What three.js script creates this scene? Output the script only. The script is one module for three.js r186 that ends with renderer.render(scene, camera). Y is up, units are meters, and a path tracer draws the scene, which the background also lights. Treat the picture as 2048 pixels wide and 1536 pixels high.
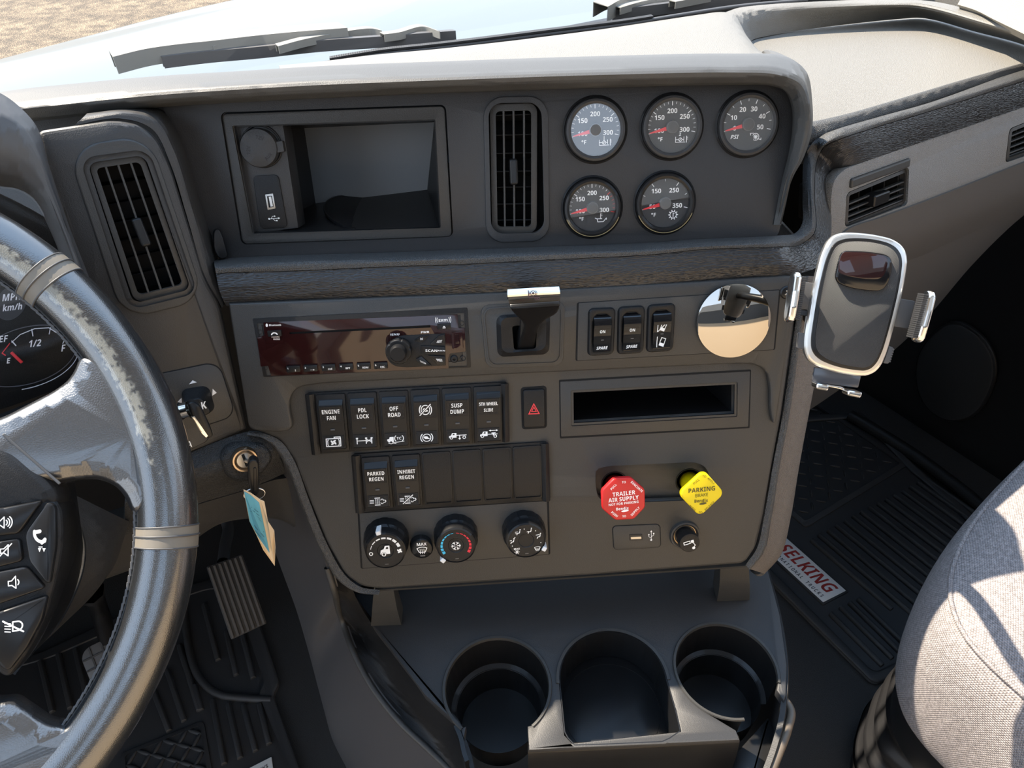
import * as THREE from 'three';
import { mergeGeometries, toCreasedNormals } from 'three/addons/utils/BufferGeometryUtils.js';
import { RoundedBoxGeometry } from 'three/addons/geometries/RoundedBoxGeometry.js';

// ---------- camera, sky, sun, exposure ----------
const V3 = (x, y, z) => new THREE.Vector3(x, y, z), rad = THREE.MathUtils.degToRad;
const FOCAL = 1440, EYE = V3(0, 1.25, 0), PITCH = rad(40), ROLL = rad(2);
const camForward = V3(0, -Math.sin(PITCH), -Math.cos(PITCH)), camUp0 = V3(0, Math.cos(PITCH), -Math.sin(PITCH));
const camX = V3(Math.cos(ROLL), 0, 0).addScaledVector(camUp0, -Math.sin(ROLL)), camY = V3(Math.sin(ROLL), 0, 0).addScaledVector(camUp0, Math.cos(ROLL));
const scene = new THREE.Scene();
const camera = new THREE.PerspectiveCamera(2 * THREE.MathUtils.radToDeg(Math.atan(768 / FOCAL)), 2048 / 1536, 0.02, 200);
camera.position.copy(EYE);
camera.quaternion.setFromRotationMatrix(new THREE.Matrix4().makeBasis(camX, camY, camForward.clone().negate()));
scene.add(camera);

const SKY_LEVEL = 1.5, SUN_LEVEL = 8.5, EXPOSURE = 1.9;
const sunDirection = V3(-0.4921, 0.7986, -0.3465).normalize();
{ // clear sky: pale at the horizon, blue above, the same all round
  const w = 64, h = 128, d = new Float32Array(w * h * 4);
  for (let y = 0; y < h; y++) {
    const e = Math.max(0, (y + 0.5) / h * 2 - 1), k = Math.pow(1 - e, 2.5);
    for (let x = 0; x < w; x++) d.set([0.40 + 0.50 * k, 0.62 + 0.33 * k, 0.95 + 0.05 * k, 1], (y * w + x) * 4);
  }
  const t = new THREE.DataTexture(d, w, h, THREE.RGBAFormat, THREE.FloatType);
  t.mapping = THREE.EquirectangularReflectionMapping; t.magFilter = THREE.LinearFilter; t.needsUpdate = true;
  scene.background = t;
  scene.backgroundIntensity = SKY_LEVEL;
}
const sun = new THREE.DirectionalLight(0xfff0da, SUN_LEVEL);
sun.position.copy(sunDirection).multiplyScalar(6); sun.castShadow = true; sun.shadow.mapSize.set(2048, 2048);
Object.assign(sun.shadow.camera, { left: -4, right: 4, top: 4, bottom: -4, near: 0.5, far: 14 });
scene.add(sun, sun.target);
const renderer = new THREE.WebGLRenderer({ antialias: true });
renderer.toneMapping = THREE.LinearToneMapping; renderer.toneMappingExposure = EXPOSURE; renderer.shadowMap.enabled = true;

// ---------- planes of the cab that photo positions are read on ----------
const ray = (px, py) => camForward.clone().addScaledVector(camX, (px - 1024) / FOCAL).addScaledVector(camY, (768 - py) / FOCAL);
class Plane {
  constructor(point, u, v) { this.p = point.clone(); this.u = u.clone().normalize(); this.v = v.clone().normalize(); this.n = this.u.clone().cross(this.v).normalize(); }
  hit(px, py, n = 0) { const r = ray(px, py), o = this.p.clone().addScaledVector(this.n, n); return EYE.clone().addScaledVector(r, o.sub(EYE).dot(this.n) / r.dot(this.n)); }
  get quaternion() { return new THREE.Quaternion().setFromRotationMatrix(new THREE.Matrix4().makeBasis(this.u, this.v, this.n)); }
}
const facing = (point, yaw, tilt) => { // a face turned by yaw and leaning back by tilt
  const y = rad(yaw), t = rad(tilt), u = V3(Math.cos(y), 0, -Math.sin(y)), h = V3(Math.sin(y), 0, Math.cos(y));
  const n = h.clone().multiplyScalar(Math.cos(t)).add(V3(0, Math.sin(t), 0));
  return new Plane(point, u, n.clone().cross(u));
};
const YAW = 30, LAT = V3(Math.cos(rad(YAW)), 0, -Math.sin(rad(YAW))), BACK = V3(Math.sin(rad(YAW)), 0, Math.cos(rad(YAW))), UP = V3(0, 1, 0); // the truck's own axes
const truck = (lat, y, back) => V3(0, y, 0).addScaledVector(LAT, lat).addScaledVector(BACK, back);
const level = (y) => new Plane(V3(0, y, 0), LAT, BACK.clone().negate());
const lower = facing(EYE.clone().addScaledVector(ray(1024, 685), 0.62), 3, 22.5);       // centre console face
const upper = facing(lower.hit(1000, 545).add(V3(0, 0, -0.032)), 1, 20.5);              // gauge panel, set back behind the ledge
const pod = facing(lower.hit(470, 720, -0.004), 30, 20);                               // driver's instrument pod
const at = (y, px, py) => level(y).hit(px, py);

// ---------- geometry helpers ----------
let seed = 12345; const rnd = () => { seed = (seed * 1664525 + 1013904223) >>> 0; return seed / 4294967296; };
function roundPath(pts, r, P = THREE.Shape) { // closed outline with rounded corners; r is one radius or one per corner
  const s = new P(), n = pts.length, R = (i) => (Array.isArray(r) ? r[i % r.length] : r);
  for (let i = 0; i < n; i++) {
    const a = pts[(i + n - 1) % n], b = pts[i], c = pts[(i + 1) % n], la = Math.hypot(a[0] - b[0], a[1] - b[1]), lc = Math.hypot(c[0] - b[0], c[1] - b[1]);
    const k = Math.min(R(i), la * 0.49, lc * 0.49), p = [b[0] + (a[0] - b[0]) * k / la, b[1] + (a[1] - b[1]) * k / la], q = [b[0] + (c[0] - b[0]) * k / lc, b[1] + (c[1] - b[1]) * k / lc];
    i ? s.lineTo(...p) : s.moveTo(...p);
    if (k > 1e-6) s.bezierCurveTo(p[0] + (b[0] - p[0]) * 0.55, p[1] + (b[1] - p[1]) * 0.55, q[0] + (b[0] - q[0]) * 0.55, q[1] + (b[1] - q[1]) * 0.55, ...q);
  }
  s.closePath(); return s;
}
const circle = (x, y, r, P = THREE.Shape) => { const s = new P(); s.absarc(x, y, r, 0, Math.PI * 2, false); return s; };
const ovalPts = (x, y, rx, ry, n = 32, rot = 0) => Array.from({ length: n }, (_, i) => { const a = i / n * 2 * Math.PI, c = Math.cos(a) * rx, s = Math.sin(a) * ry; return [x + c * Math.cos(rot) - s * Math.sin(rot), y + c * Math.sin(rot) + s * Math.cos(rot)]; });
const smooth = (g, a = 0.7) => toCreasedNormals(g, a);
function ext(shape, z0, z1, bevel = 0.0008, seg = 2, curve = 10) { // solid between z0 and z1, both rims chamfered
  const b = Math.min(bevel, Math.abs(z1 - z0) * 0.45);
  const g = new THREE.ExtrudeGeometry(shape, { depth: z1 - z0 - 2 * b, bevelEnabled: b > 0, bevelThickness: b, bevelSize: b, bevelOffset: -b, bevelSegments: seg, curveSegments: curve });
  g.translate(0, 0, z0 + b); return smooth(g, 0.6);
}
function box(x0, x1, y0, y1, z0, z1, r = 0.0008) { const g = new RoundedBoxGeometry(x1 - x0, y1 - y0, z1 - z0, 2, Math.min(r, (x1 - x0) * 0.45, (y1 - y0) * 0.45, (z1 - z0) * 0.45)); g.translate((x0 + x1) / 2, (y0 + y1) / 2, (z0 + z1) / 2); return g; }
function bar(a, b, w, z0, z1, r = 0.0005) { const l = Math.hypot(b[0] - a[0], b[1] - a[1]), g = box(0, l, -w / 2, w / 2, z0, z1, r); g.rotateZ(Math.atan2(b[1] - a[1], b[0] - a[0])); g.translate(a[0], a[1], 0); return g; }
function lathe(pts, seg = 40) { const g = new THREE.LatheGeometry(pts.map((p) => new THREE.Vector2(p[0], p[1])), seg); g.rotateX(Math.PI / 2); return smooth(g, 0.6); } // [radius, height] turned about z
function tube(pts, r, seg = 40, rs = 10, closed = false) { return new THREE.TubeGeometry(new THREE.CatmullRomCurve3(pts, closed, 'centripetal'), seg, r, rs, closed); }
const merge = (list) => mergeGeometries(list.map((g) => { const c = g.index ? g.toNonIndexed() : g; for (const k of Object.keys(c.attributes)) if (!['position', 'normal', 'uv'].includes(k)) c.deleteAttribute(k); return c; }));
const spline = (pts, n, straight) => { // resample a row, one control point to one control point
  if (straight) return Array.from({ length: n }, (_, i) => { const t = i / (n - 1) * (pts.length - 1), k = Math.min(pts.length - 2, Math.floor(t)); return pts[k].clone().lerp(pts[k + 1], t - k); });
  const c = new THREE.CatmullRomCurve3(pts, false, 'centripetal'); return Array.from({ length: n }, (_, i) => c.getPoint(i / (n - 1)));
};
function loft(rows, { n = 40, m = 4, hard = false, t = 0.004, flip = false, straight = false } = {}) { // a solid skin through rows of points, thickness t behind it
  const R = rows.map((r) => spline(r, n, straight)), M = (rows.length - 1) * m + 1, pos = [], uv = [], grid = [];
  const cols = Array.from({ length: n }, (_, i) => spline(R.map((r) => r[i]), M, hard || rows.length < 3));
  let u = 0;
  for (let i = 0; i < n; i++) { if (i) u += cols[i][M >> 1].distanceTo(cols[i - 1][M >> 1]); let v = 0; for (let j = 0; j < M; j++) { if (j) v += cols[i][j].distanceTo(cols[i][j - 1]); grid.push(cols[i][j]); pos.push(...cols[i][j]); uv.push(u, v); } }
  const idx = [];
  for (let i = 0; i < n - 1; i++) for (let j = 0; j < M - 1; j++) { const a = i * M + j, b = a + M; flip ? idx.push(a, a + 1, b, b, a + 1, b + 1) : idx.push(a, b, a + 1, b, b + 1, a + 1); }
  const g = new THREE.BufferGeometry(); g.setAttribute('position', new THREE.Float32BufferAttribute(pos, 3)); g.setAttribute('uv', new THREE.Float32BufferAttribute(uv, 2)); g.setIndex(idx); g.computeVertexNormals();
  if (!t) return g;
  const N = g.attributes.normal, K = grid.length, p2 = [...pos], uv2 = [...uv, ...uv], id2 = [...idx];
  for (let i = 0; i < K; i++) p2.push(grid[i].x - N.getX(i) * t, grid[i].y - N.getY(i) * t, grid[i].z - N.getZ(i) * t);
  for (let i = 0; i < idx.length; i += 3) id2.push(idx[i] + K, idx[i + 2] + K, idx[i + 1] + K);
  const wall = (a, b) => (flip ? id2.push(a, b, a + K, b, b + K, a + K) : id2.push(a, a + K, b, b, a + K, b + K));
  for (let i = 0; i < n - 1; i++) { wall(i * M + M, i * M); wall(i * M + M - 1, (i + 1) * M + M - 1); wall; }
  for (let j = 0; j < M - 1; j++) { wall(j, j + 1); wall((n - 1) * M + j + 1, (n - 1) * M + j); }
  const s = new THREE.BufferGeometry(); s.setAttribute('position', new THREE.Float32BufferAttribute(p2, 3)); s.setAttribute('uv', new THREE.Float32BufferAttribute(uv2, 2)); s.setIndex(id2); s.computeVertexNormals();
  const c = smooth(s, hard ? 0.5 : 0.9); c.userData.metric = true; return c;
}
function layers(outline, profile, seg = 4) { // stacked outlines (world points at one height): profile [height, scale about the centroid]
  const c = outline.reduce((a, p) => a.add(p), V3(0, 0, 0)).divideScalar(outline.length), curve = new THREE.CatmullRomCurve3(outline, true, 'centripetal'), n = 72, pts = Array.from({ length: n }, (_, i) => curve.getPoint(i / n));
  const prof = spline(profile.map((p) => V3(p[0], p[1], 0)), (profile.length - 1) * seg + 1, seg === 1), pos = [], idx = [];
  for (const q of prof) for (const p of pts) pos.push(c.x + (p.x - c.x) * q.y, q.x, c.z + (p.z - c.z) * q.y);
  for (let j = 0; j < prof.length - 1; j++) for (let i = 0; i < n; i++) { const a = j * n + i, b = j * n + (i + 1) % n; idx.push(a, a + n, b, b, a + n, b + n); }
  for (const [j, f] of [[0, 1], [prof.length - 1, 0]]) { const k = pos.length / 3; pos.push(c.x, prof[j].x, c.z); for (let i = 0; i < n; i++) f ? idx.push(k, j * n + i, j * n + (i + 1) % n) : idx.push(k, j * n + (i + 1) % n, j * n + i); }
  const g = new THREE.BufferGeometry(); g.setAttribute('position', new THREE.Float32BufferAttribute(pos, 3)); g.setIndex(idx);
  const a = pts[0].clone().sub(c).cross(pts[1].clone().sub(c)).y; if (a < 0) for (let i = 0; i < idx.length; i += 3) [idx[i], idx[i + 1]] = [idx[i + 1], idx[i]];
  g.setIndex(idx); g.computeVertexNormals(); return seg === 1 ? smooth(g, 0.5) : g;
}
function metric(g) { // uv in metres from the dominant axis
  if (g.userData.metric) return g; g = g.index ? g.toNonIndexed() : g; if (!g.attributes.normal) g.computeVertexNormals();
  const p = g.attributes.position, n = p.count, uv = new Float32Array(n * 2), a = V3(), b = V3(), c = V3();
  for (let i = 0; i < n; i += 3) {
    a.fromBufferAttribute(p, i); b.fromBufferAttribute(p, i + 1); c.fromBufferAttribute(p, i + 2);
    const N = b.clone().sub(a).cross(c.clone().sub(a)), x = Math.abs(N.x), y = Math.abs(N.y), z = Math.abs(N.z);
    [a, b, c].forEach((q, k) => uv.set(z >= x && z >= y ? [q.x, q.y] : y >= x ? [q.x, q.z] : [q.z, q.y], (i + k) * 2));
  }
  g.setAttribute('uv', new THREE.BufferAttribute(uv, 2)); return g;
}

// ---------- naming ----------
const taken = new Map();
const numbered = (name) => { const k = taken.get(name) ?? 0; taken.set(name, k + 1); return k ? name + '_' + String(k).padStart(3, '0') : name; };
function tag(o, label, category, group, kind) { o.userData = { ...(label && { label }), ...(category && { category }), ...(group && { group }), ...(kind && { kind }) }; return o; }
function obj(name, geometry, m, parent = scene, label) {
  const list = (Array.isArray(geometry) ? geometry : [geometry]), g = list.length > 1 ? merge(list.map((x) => (m.userData.grain ? metric(x) : x))) : m.userData.grain ? metric(list[0]) : list[0];
  const o = new THREE.Mesh(g, m); o.name = parent === scene ? numbered(name) : name; o.castShadow = o.receiveShadow = true; if (label) o.userData.label = label; parent.add(o); return o;
}
function thing(name, label, category, group) { const o = new THREE.Group(); o.name = numbered(name); scene.add(o); return tag(o, label, category, group); }
function on(plane, px, py, n, name, label, category, group) { // a thing whose base lies on a plane of the cab, at a spot read off the photo
  const o = thing(name, label, category, group); o.position.copy(plane.hit(px, py, n)); o.quaternion.copy(plane.quaternion);
  const back = plane.quaternion.invert(), p0 = o.position.clone();
  o.q = (x, y, dn = 0) => { const w = plane.hit(x, y, n + dn).sub(p0).applyQuaternion(back); return [w.x, w.y]; };
  o.qs = (list, dn = 0) => list.map((p) => o.q(p[0], p[1], dn));
  o.w = (p) => p.clone().sub(p0).applyQuaternion(back); // world point -> local
  return o;
}
const structure = (o) => { o.userData.kind = 'structure'; return o; };
const mix = (a, b, t) => a.map((x, i) => x + (b[i] - x) * t);
const bil = (c, s, t) => mix(mix(c[0], c[1], s), mix(c[3], c[2], s), t); // corners: top left, top right, bottom right, bottom left
const inset = (c, s0, s1, t0, t1) => [bil(c, s0, t0), bil(c, s1, t0), bil(c, s1, t1), bil(c, s0, t1)];

// ---------- print ----------
function print(parent, name, corners, z, draw, W = 256, H = 256, m = {}) { // flat print with see-through ground, on a face at height z
  const c = document.createElement('canvas'); c.width = W; c.height = H; const x = c.getContext('2d'); x.clearRect(0, 0, W, H);
  x.fillStyle = x.strokeStyle = '#f4f4f2'; x.textAlign = 'center'; x.textBaseline = 'middle'; x.lineJoin = x.lineCap = 'round'; draw(x, W, H);
  const t = new THREE.CanvasTexture(c); t.colorSpace = THREE.SRGBColorSpace; t.anisotropy = 8;
  const K = 4, pos = [], uv = [], idx = [];
  for (let j = 0; j <= K; j++) for (let i = 0; i <= K; i++) { const p = bil(corners, i / K, j / K); pos.push(p[0], p[1], typeof z === 'function' ? z(i / K, j / K) : z); uv.push(i / K, 1 - j / K); }
  for (let j = 0; j < K; j++) for (let i = 0; i < K; i++) { const a = j * (K + 1) + i, b = a + K + 1; idx.push(a, b, a + 1, b, b + 1, a + 1); }
  const g = new THREE.BufferGeometry(); g.setAttribute('position', new THREE.Float32BufferAttribute(pos, 3)); g.setAttribute('uv', new THREE.Float32BufferAttribute(uv, 2)); g.setIndex(idx); g.computeVertexNormals();
  const { opaque, ...rest } = m;
  const o = new THREE.Mesh(g, new THREE.MeshStandardMaterial({ map: t, transparent: !opaque, roughness: 0.5, ...rest })); o.name = name; o.receiveShadow = true; parent.add(o); return o;
}
const words = (x, s, cx, cy, size, weight = 'bold', rot = 0, sx = 1) => { x.save(); x.translate(cx, cy); x.rotate(rot); x.scale(sx, 1); x.font = `${weight} ${size}px sans-serif`; x.fillText(s, 0, 0); x.restore(); };
const line = (x, w, ...p) => { x.lineWidth = w; x.beginPath(); p.forEach((q, i) => (i ? x.lineTo(...q) : x.moveTo(...q))); x.stroke(); };
const arc = (x, w, cx, cy, r, a0, a1) => { x.lineWidth = w; x.beginPath(); x.arc(cx, cy, r, a0, a1); x.stroke(); };
const fill = (x, ...p) => { x.beginPath(); p.forEach((q, i) => (i ? x.lineTo(...q) : x.moveTo(...q))); x.closePath(); x.fill(); };

// ---------- materials ----------
function noiseTexture(fn, size, metres, color) {
  const d = new Uint8Array(size * size * 4);
  for (let y = 0; y < size; y++) for (let x = 0; x < size; x++) { const v = fn(x, y, size), o = (y * size + x) * 4; if (Array.isArray(v)) { d[o] = v[0]; d[o + 1] = v[1]; d[o + 2] = v[2]; } else d[o] = d[o + 1] = d[o + 2] = Math.max(0, Math.min(255, v * 255)); d[o + 3] = 255; }
  const t = new THREE.DataTexture(d, size, size); t.wrapS = t.wrapT = THREE.RepeatWrapping; t.magFilter = THREE.LinearFilter; t.minFilter = THREE.LinearMipmapLinearFilter; t.generateMipmaps = true;
  if (color) t.colorSpace = THREE.SRGBColorSpace; t.repeat.set(1 / metres, 1 / metres); t.needsUpdate = true; return t;
}
function lattice(cells) { const v = new Float32Array(cells * cells); for (let i = 0; i < v.length; i++) v[i] = rnd(); const s = (t) => t * t * (3 - 2 * t); return (x, y) => { const X = Math.floor(x), Y = Math.floor(y), fx = s(x - X), fy = s(y - Y), g = (a, b) => v[((b % cells) + cells) % cells * cells + ((a % cells) + cells) % cells]; return (g(X, Y) * (1 - fx) + g(X + 1, Y) * fx) * (1 - fy) + (g(X, Y + 1) * (1 - fx) + g(X + 1, Y + 1) * fx) * fy; }; }
function worley(cells) { const p = []; for (let i = 0; i < cells * cells; i++) p.push([rnd(), rnd()]); return (x, y) => { let a = 9, b = 9; const X = Math.floor(x), Y = Math.floor(y); for (let j = -1; j < 2; j++) for (let i = -1; i < 2; i++) { const q = p[((Y + j + cells) % cells) * cells + (X + i + cells) % cells], d = Math.hypot(X + i + q[0] - x, Y + j + q[1] - y); if (d < a) { b = a; a = d; } else if (d < b) b = d; } return b - a; }; }
const fineN = lattice(128), fineN2 = lattice(256), pebble = worley(48), big = lattice(8), streak = lattice(256);
const fineBump = noiseTexture((x, y, s) => 0.5 * fineN(x / s * 128, y / s * 128) + 0.5 * fineN2(x / s * 256, y / s * 256), 512, 0.06);
const leatherBump = noiseTexture((x, y, s) => Math.min(1, pebble(x / s * 48, y / s * 48) * 1.8) * 0.85 + 0.15 * fineN(x / s * 128, y / s * 128), 512, 0.075);
const woodBump = noiseTexture((x, y, s) => { const a = streak(x / s * 24, y / s * 128), b = streak(40 + x / s * 48, y / s * 256); return Math.pow(0.65 * a + 0.35 * b, 1.5); }, 512, 0.09);
const fabricBump = noiseTexture((x, y, s) => { const u = x / s * 48, v = y / s * 48 + 0.18 * fineN(x / s * 32, y / s * 32), o = Math.floor(v) % 2 * 0.5, a = Math.abs(((u + o) % 1) - 0.5) * 2, b = Math.abs((v % 1) - 0.5) * 2; return (1 - a * a) * (1 - b * b) * 0.8 + 0.2 * fineN2(x / s * 256, y / s * 256); }, 512, 0.10);
const fabricColor = noiseTexture((x, y, s) => { const u = x / s * 48, v = y / s * 48, o = Math.floor(v) % 2 * 0.5, a = Math.abs(((u + o) % 1) - 0.5) * 2, k = 0.72 + 0.28 * (1 - a * a) + (fineN(x / s * 64, y / s * 64) - 0.5) * 0.25; return [150 * k, 143 * k, 142 * k]; }, 512, 0.10, true);
const weaveBump = noiseTexture((x, y, s) => 0.5 + 0.5 * Math.sin((x - y * 0.6) / s * 2 * Math.PI * 25), 500, 0.019);
const asphaltColor = noiseTexture((x, y, s) => { const a = pebble(x / s * 48, y / s * 48), k = 0.35 + 0.55 * Math.min(1, a * 1.6) + 0.3 * (big(x / s * 8, y / s * 8) - 0.5) + 0.25 * (fineN(x / s * 128, y / s * 128) - 0.5); return [150 * k, 130 * k, 104 * k].map((c) => Math.max(0, Math.min(255, c))); }, 512, 1.1, true);
function mat(color, roughness, extra = {}, grain) {
  const m = new THREE.MeshPhysicalMaterial({ color: new THREE.Color().setRGB(...color), roughness, ...extra });
  if (grain) { m.bumpMap = grain[0]; m.bumpScale = grain[1]; m.userData.grain = true; } return m;
}
const fine = [fineBump, 0.00012], leather = [leatherBump, 0.0005], leatherFine = [leatherBump, 0.0003];
const M = {
  panel: mat([0.034, 0.033, 0.031], 0.48, {}, fine), panelUp: mat([0.026, 0.026, 0.027], 0.5, {}, fine), dark: mat([0.011, 0.011, 0.0115], 0.42, { specularIntensity: 0.55 }, fine), black: mat([0.008, 0.008, 0.009], 0.5),
  gap: mat([0.003, 0.003, 0.003], 0.9), satin: mat([0.010, 0.010, 0.0105], 0.3, { specularIntensity: 0.6 }), gloss: mat([0.006, 0.006, 0.007], 0.12), dash: mat([0.16, 0.153, 0.138], 0.55, {}, leatherFine), brow: mat([0.058, 0.0575, 0.055], 0.5, {}, fine),
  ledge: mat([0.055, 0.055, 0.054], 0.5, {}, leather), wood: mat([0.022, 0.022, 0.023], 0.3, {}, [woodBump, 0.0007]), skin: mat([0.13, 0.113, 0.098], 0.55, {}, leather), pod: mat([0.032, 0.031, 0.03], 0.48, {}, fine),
  rubber: mat([0.024, 0.0245, 0.026], 0.6, {}, fine), floor: mat([0.022, 0.022, 0.022], 0.55, {}, leatherFine), chrome: mat([0.8, 0.78, 0.74], 0.16, { metalness: 1 }), steel: mat([0.5, 0.48, 0.45], 0.35, { metalness: 1 }),
  satinMetal: mat([0.72, 0.71, 0.68], 0.36, { metalness: 1 }), wheel: mat([0.022, 0.023, 0.025], 0.34, { ior: 2, clearcoat: 1, clearcoatRoughness: 0.13 }, [leatherBump, 0.00007]), white: mat([0.75, 0.75, 0.74], 0.5), red: mat([0.55, 0.012, 0.014], 0.4),
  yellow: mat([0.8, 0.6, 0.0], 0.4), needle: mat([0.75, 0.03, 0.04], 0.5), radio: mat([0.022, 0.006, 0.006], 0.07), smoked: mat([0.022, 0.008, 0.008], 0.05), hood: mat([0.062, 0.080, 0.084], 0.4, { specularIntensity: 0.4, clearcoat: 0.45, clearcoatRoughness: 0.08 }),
  lens: new THREE.MeshPhysicalMaterial({ color: 0xffffff, transmission: 1, thickness: 0, roughness: 0, ior: 2 }), glass: new THREE.MeshPhysicalMaterial({ color: 0xffffff, transmission: 1, thickness: 0, roughness: 0, ior: 1.45 }), mirror: mat([0.40, 0.38, 0.35], 0.03, { metalness: 1 }),
  fabric: new THREE.MeshPhysicalMaterial({ map: fabricColor, bumpMap: fabricBump, bumpScale: 0.0008, roughness: 0.95, sheen: 0.3, sheenColor: new THREE.Color(0.3, 0.3, 0.3), sheenRoughness: 0.6 }),
  ground: new THREE.MeshStandardMaterial({ map: asphaltColor, roughness: 0.95 }), beige: mat([0.62, 0.50, 0.36], 0.9), lining: mat([0.55, 0.53, 0.5], 0.9), cream: mat([0.26, 0.24, 0.20], 0.8, {}, leatherFine), weave: mat([0.028, 0.029, 0.030], 0.5, {}, [weaveBump, 0.00025]),
  hub: mat([0.10, 0.10, 0.098], 0.45), knee: mat([0.020, 0.020, 0.020], 0.55, {}, leather), blade: mat([0.006, 0.006, 0.0065], 0.9, { specularIntensity: 0.25 }), passFaceLit: mat([0.19, 0.187, 0.18], 0.5, {}, leather), bin: mat([0.16, 0.165, 0.17], 0.4), glove: mat([0.080, 0.073, 0.066], 0.5, {}, fine), sidePanel: mat([0.062, 0.061, 0.065], 0.5, {}, fine), hazed: mat([0.19, 0.187, 0.17], 0.8), seam: mat([0.17, 0.15, 0.12], 0.55), grey: mat([0.07, 0.07, 0.072], 0.5), paperBlue: mat([0.12, 0.42, 0.60], 0.6), paper: mat([0.78, 0.62, 0.42], 0.7),
};
M.fabric.userData.grain = M.ground.userData.grain = true;
// ---------- the setting: cab shell, ground ----------
function cabBox(name, lat0, lat1, y0, y1, b0, b1, m) { const g = new THREE.BoxGeometry(lat1 - lat0, y1 - y0, b1 - b0); const o = obj(name, g, m); o.position.copy(truck((lat0 + lat1) / 2, (y0 + y1) / 2, (b0 + b1) / 2)); o.rotation.y = rad(YAW); return structure(o); }
cabBox('floor', -0.98, 1.56, -0.05, 0, -1.28, 0.78, M.floor);
cabBox('wall_front', -0.98, 1.56, 0, 0.84, -1.30, -1.25, M.dark);
cabBox('ceiling', -1.0, 1.57, 2.1, 2.16, -0.06, 0.78, M.lining);
cabBox('wall_back', -0.98, 1.56, 0, 1.045, 0.70, 0.77, M.beige); cabBox('trim_14', -0.98, 1.56, 1.045, 1.27, 0.71, 0.77, M.grey); cabBox('trim_15', -0.98, 1.56, 1.27, 1.39, 0.70, 0.77, M.lining); cabBox('trim_10', -0.98, 1.56, 1.96, 2.1, 0.70, 0.77, M.lining); cabBox('trim_11', -0.98, -0.75, 1.39, 1.96, 0.70, 0.77, M.lining); cabBox('trim_12', 0.05, 0.55, 1.39, 1.96, 0.70, 0.77, M.lining); cabBox('trim_16', 1.48, 1.56, 1.39, 1.96, 0.70, 0.77, M.lining);  // unseen rear wall: grey band mimics shade, openings added for fill and glare
cabBox('wall_left', -1.05, -0.98, 0, 1.0, -1.25, -0.5, M.dark); cabBox('trim_1', -1.05, -0.98, 0, 2.1, 0.4, 0.78, M.lining); cabBox('trim_2', -1.05, -0.98, 1.96, 2.1, -0.2, 0.4, M.lining);  // driver side left open, an added gap that lets fill into the footwell
cabBox('wall_right', 1.5, 1.57, 0, 1.0, -1.25, 0.78, M.dark); cabBox('trim_3', 1.5, 1.57, 1.0, 2.1, 0.64, 0.78, M.lining); cabBox('trim_4', 1.5, 1.57, 2.02, 2.1, -0.1, 0.64, M.lining);
cabBox('trim_13', -0.45, 0.04, 0.97, 1.0, -0.82, -0.64, M.dash);  // unseen slab added to block a sun leak onto the cup wells
cabBox('trim_5', -0.98, 1.5, 0.84, 0.88, -1.30, -0.80, M.dark); cabBox('trim_6', -0.98, 1.5, 0.88, 1.0, -0.845, -0.82, M.dark); cabBox('trim_7', -0.98, -0.45, 0.97, 1.01, -0.82, -0.36, M.dash); cabBox('trim_8', 1.3, 1.5, 0.94, 0.98, -0.82, -0.3, M.dash);  // unseen slabs added to close gaps where sun leaked under the dash
{ const g = new THREE.PlaneGeometry(60, 60); g.rotateX(-Math.PI / 2); const o = obj('ground', g, M.ground); o.position.y = -1.1; structure(o); }
function settle(o) { // put the origin of a thing built in world coordinates at the middle of its base
  o.updateMatrixWorld(true); const b = new THREE.Box3().setFromObject(o), c = V3((b.min.x + b.max.x) / 2, b.min.y, (b.min.z + b.max.z) / 2);
  if (o.isMesh) { o.geometry = o.geometry.clone(); o.geometry.translate(-c.x, -c.y, -c.z); } else for (const k of o.children) k.position.sub(c);
  o.position.add(c); return o;
}
const reach = (row, d = 0.24) => [...row, row[row.length - 1].clone().addScaledVector(LAT, d)]; // carry a row on to the door
const U = (list, n = 0) => list.map((p) => upper.hit(p[0], p[1], p[2] ?? n)), L = (list, n = 0) => list.map((p) => lower.hit(p[0], p[1], p[2] ?? n)), P = (list, n = 0) => list.map((p) => pod.hit(p[0], p[1], p[2] ?? n)), H = (list, y) => list.map((p) => at(p[2] ?? y, p[0], p[1]));

// windscreen
const screenBase = [[-0.93, -0.55], [-0.6, -0.69], [-0.2, -0.765], [0.2, -0.79], [0.55, -0.765], [0.85, -0.72], [1.15, -0.64], [1.48, -0.44]];
structure(obj('window_1', loft([screenBase.map(([l, b]) => truck(l, 1.035, b)), screenBase.map(([l, b]) => truck(l * 0.97, 2.1, b + 0.73))], { n: 48, m: 2, t: 0 }), M.glass));

// hood
{
  const far = H([[-500, 230], [-150, 168], [0, 130], [100, 101], [200, 73], [300, 45], [400, 20], [520, -6], [700, -38], [1000, -75], [1500, -110]], 0.90);
  const near = far.map((p, i) => truck(-0.95 + 2.3 * i / 10, 0.985, -0.87)), mid = far.map((p, i) => p.clone().lerp(near[i], 0.5).setY(0.965)), mid2 = far.map((p, i) => p.clone().lerp(near[i], 0.15).setY(0.925));
  const nose = far.map((p) => p.clone().addScaledVector(BACK, -0.10).setY(0.80)), nose2 = far.map((p) => p.clone().addScaledVector(BACK, -0.14).setY(0.5));
  settle(tag(obj('truck_hood', loft([near, mid, mid2, far, nose, nose2], { n: 60, m: 5, t: 0.01 }), M.hood), 'white glossy truck hood sloping away in front of the windscreen', 'hood'));  // blue in the base colour stands in for the sky reflection
}
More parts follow.
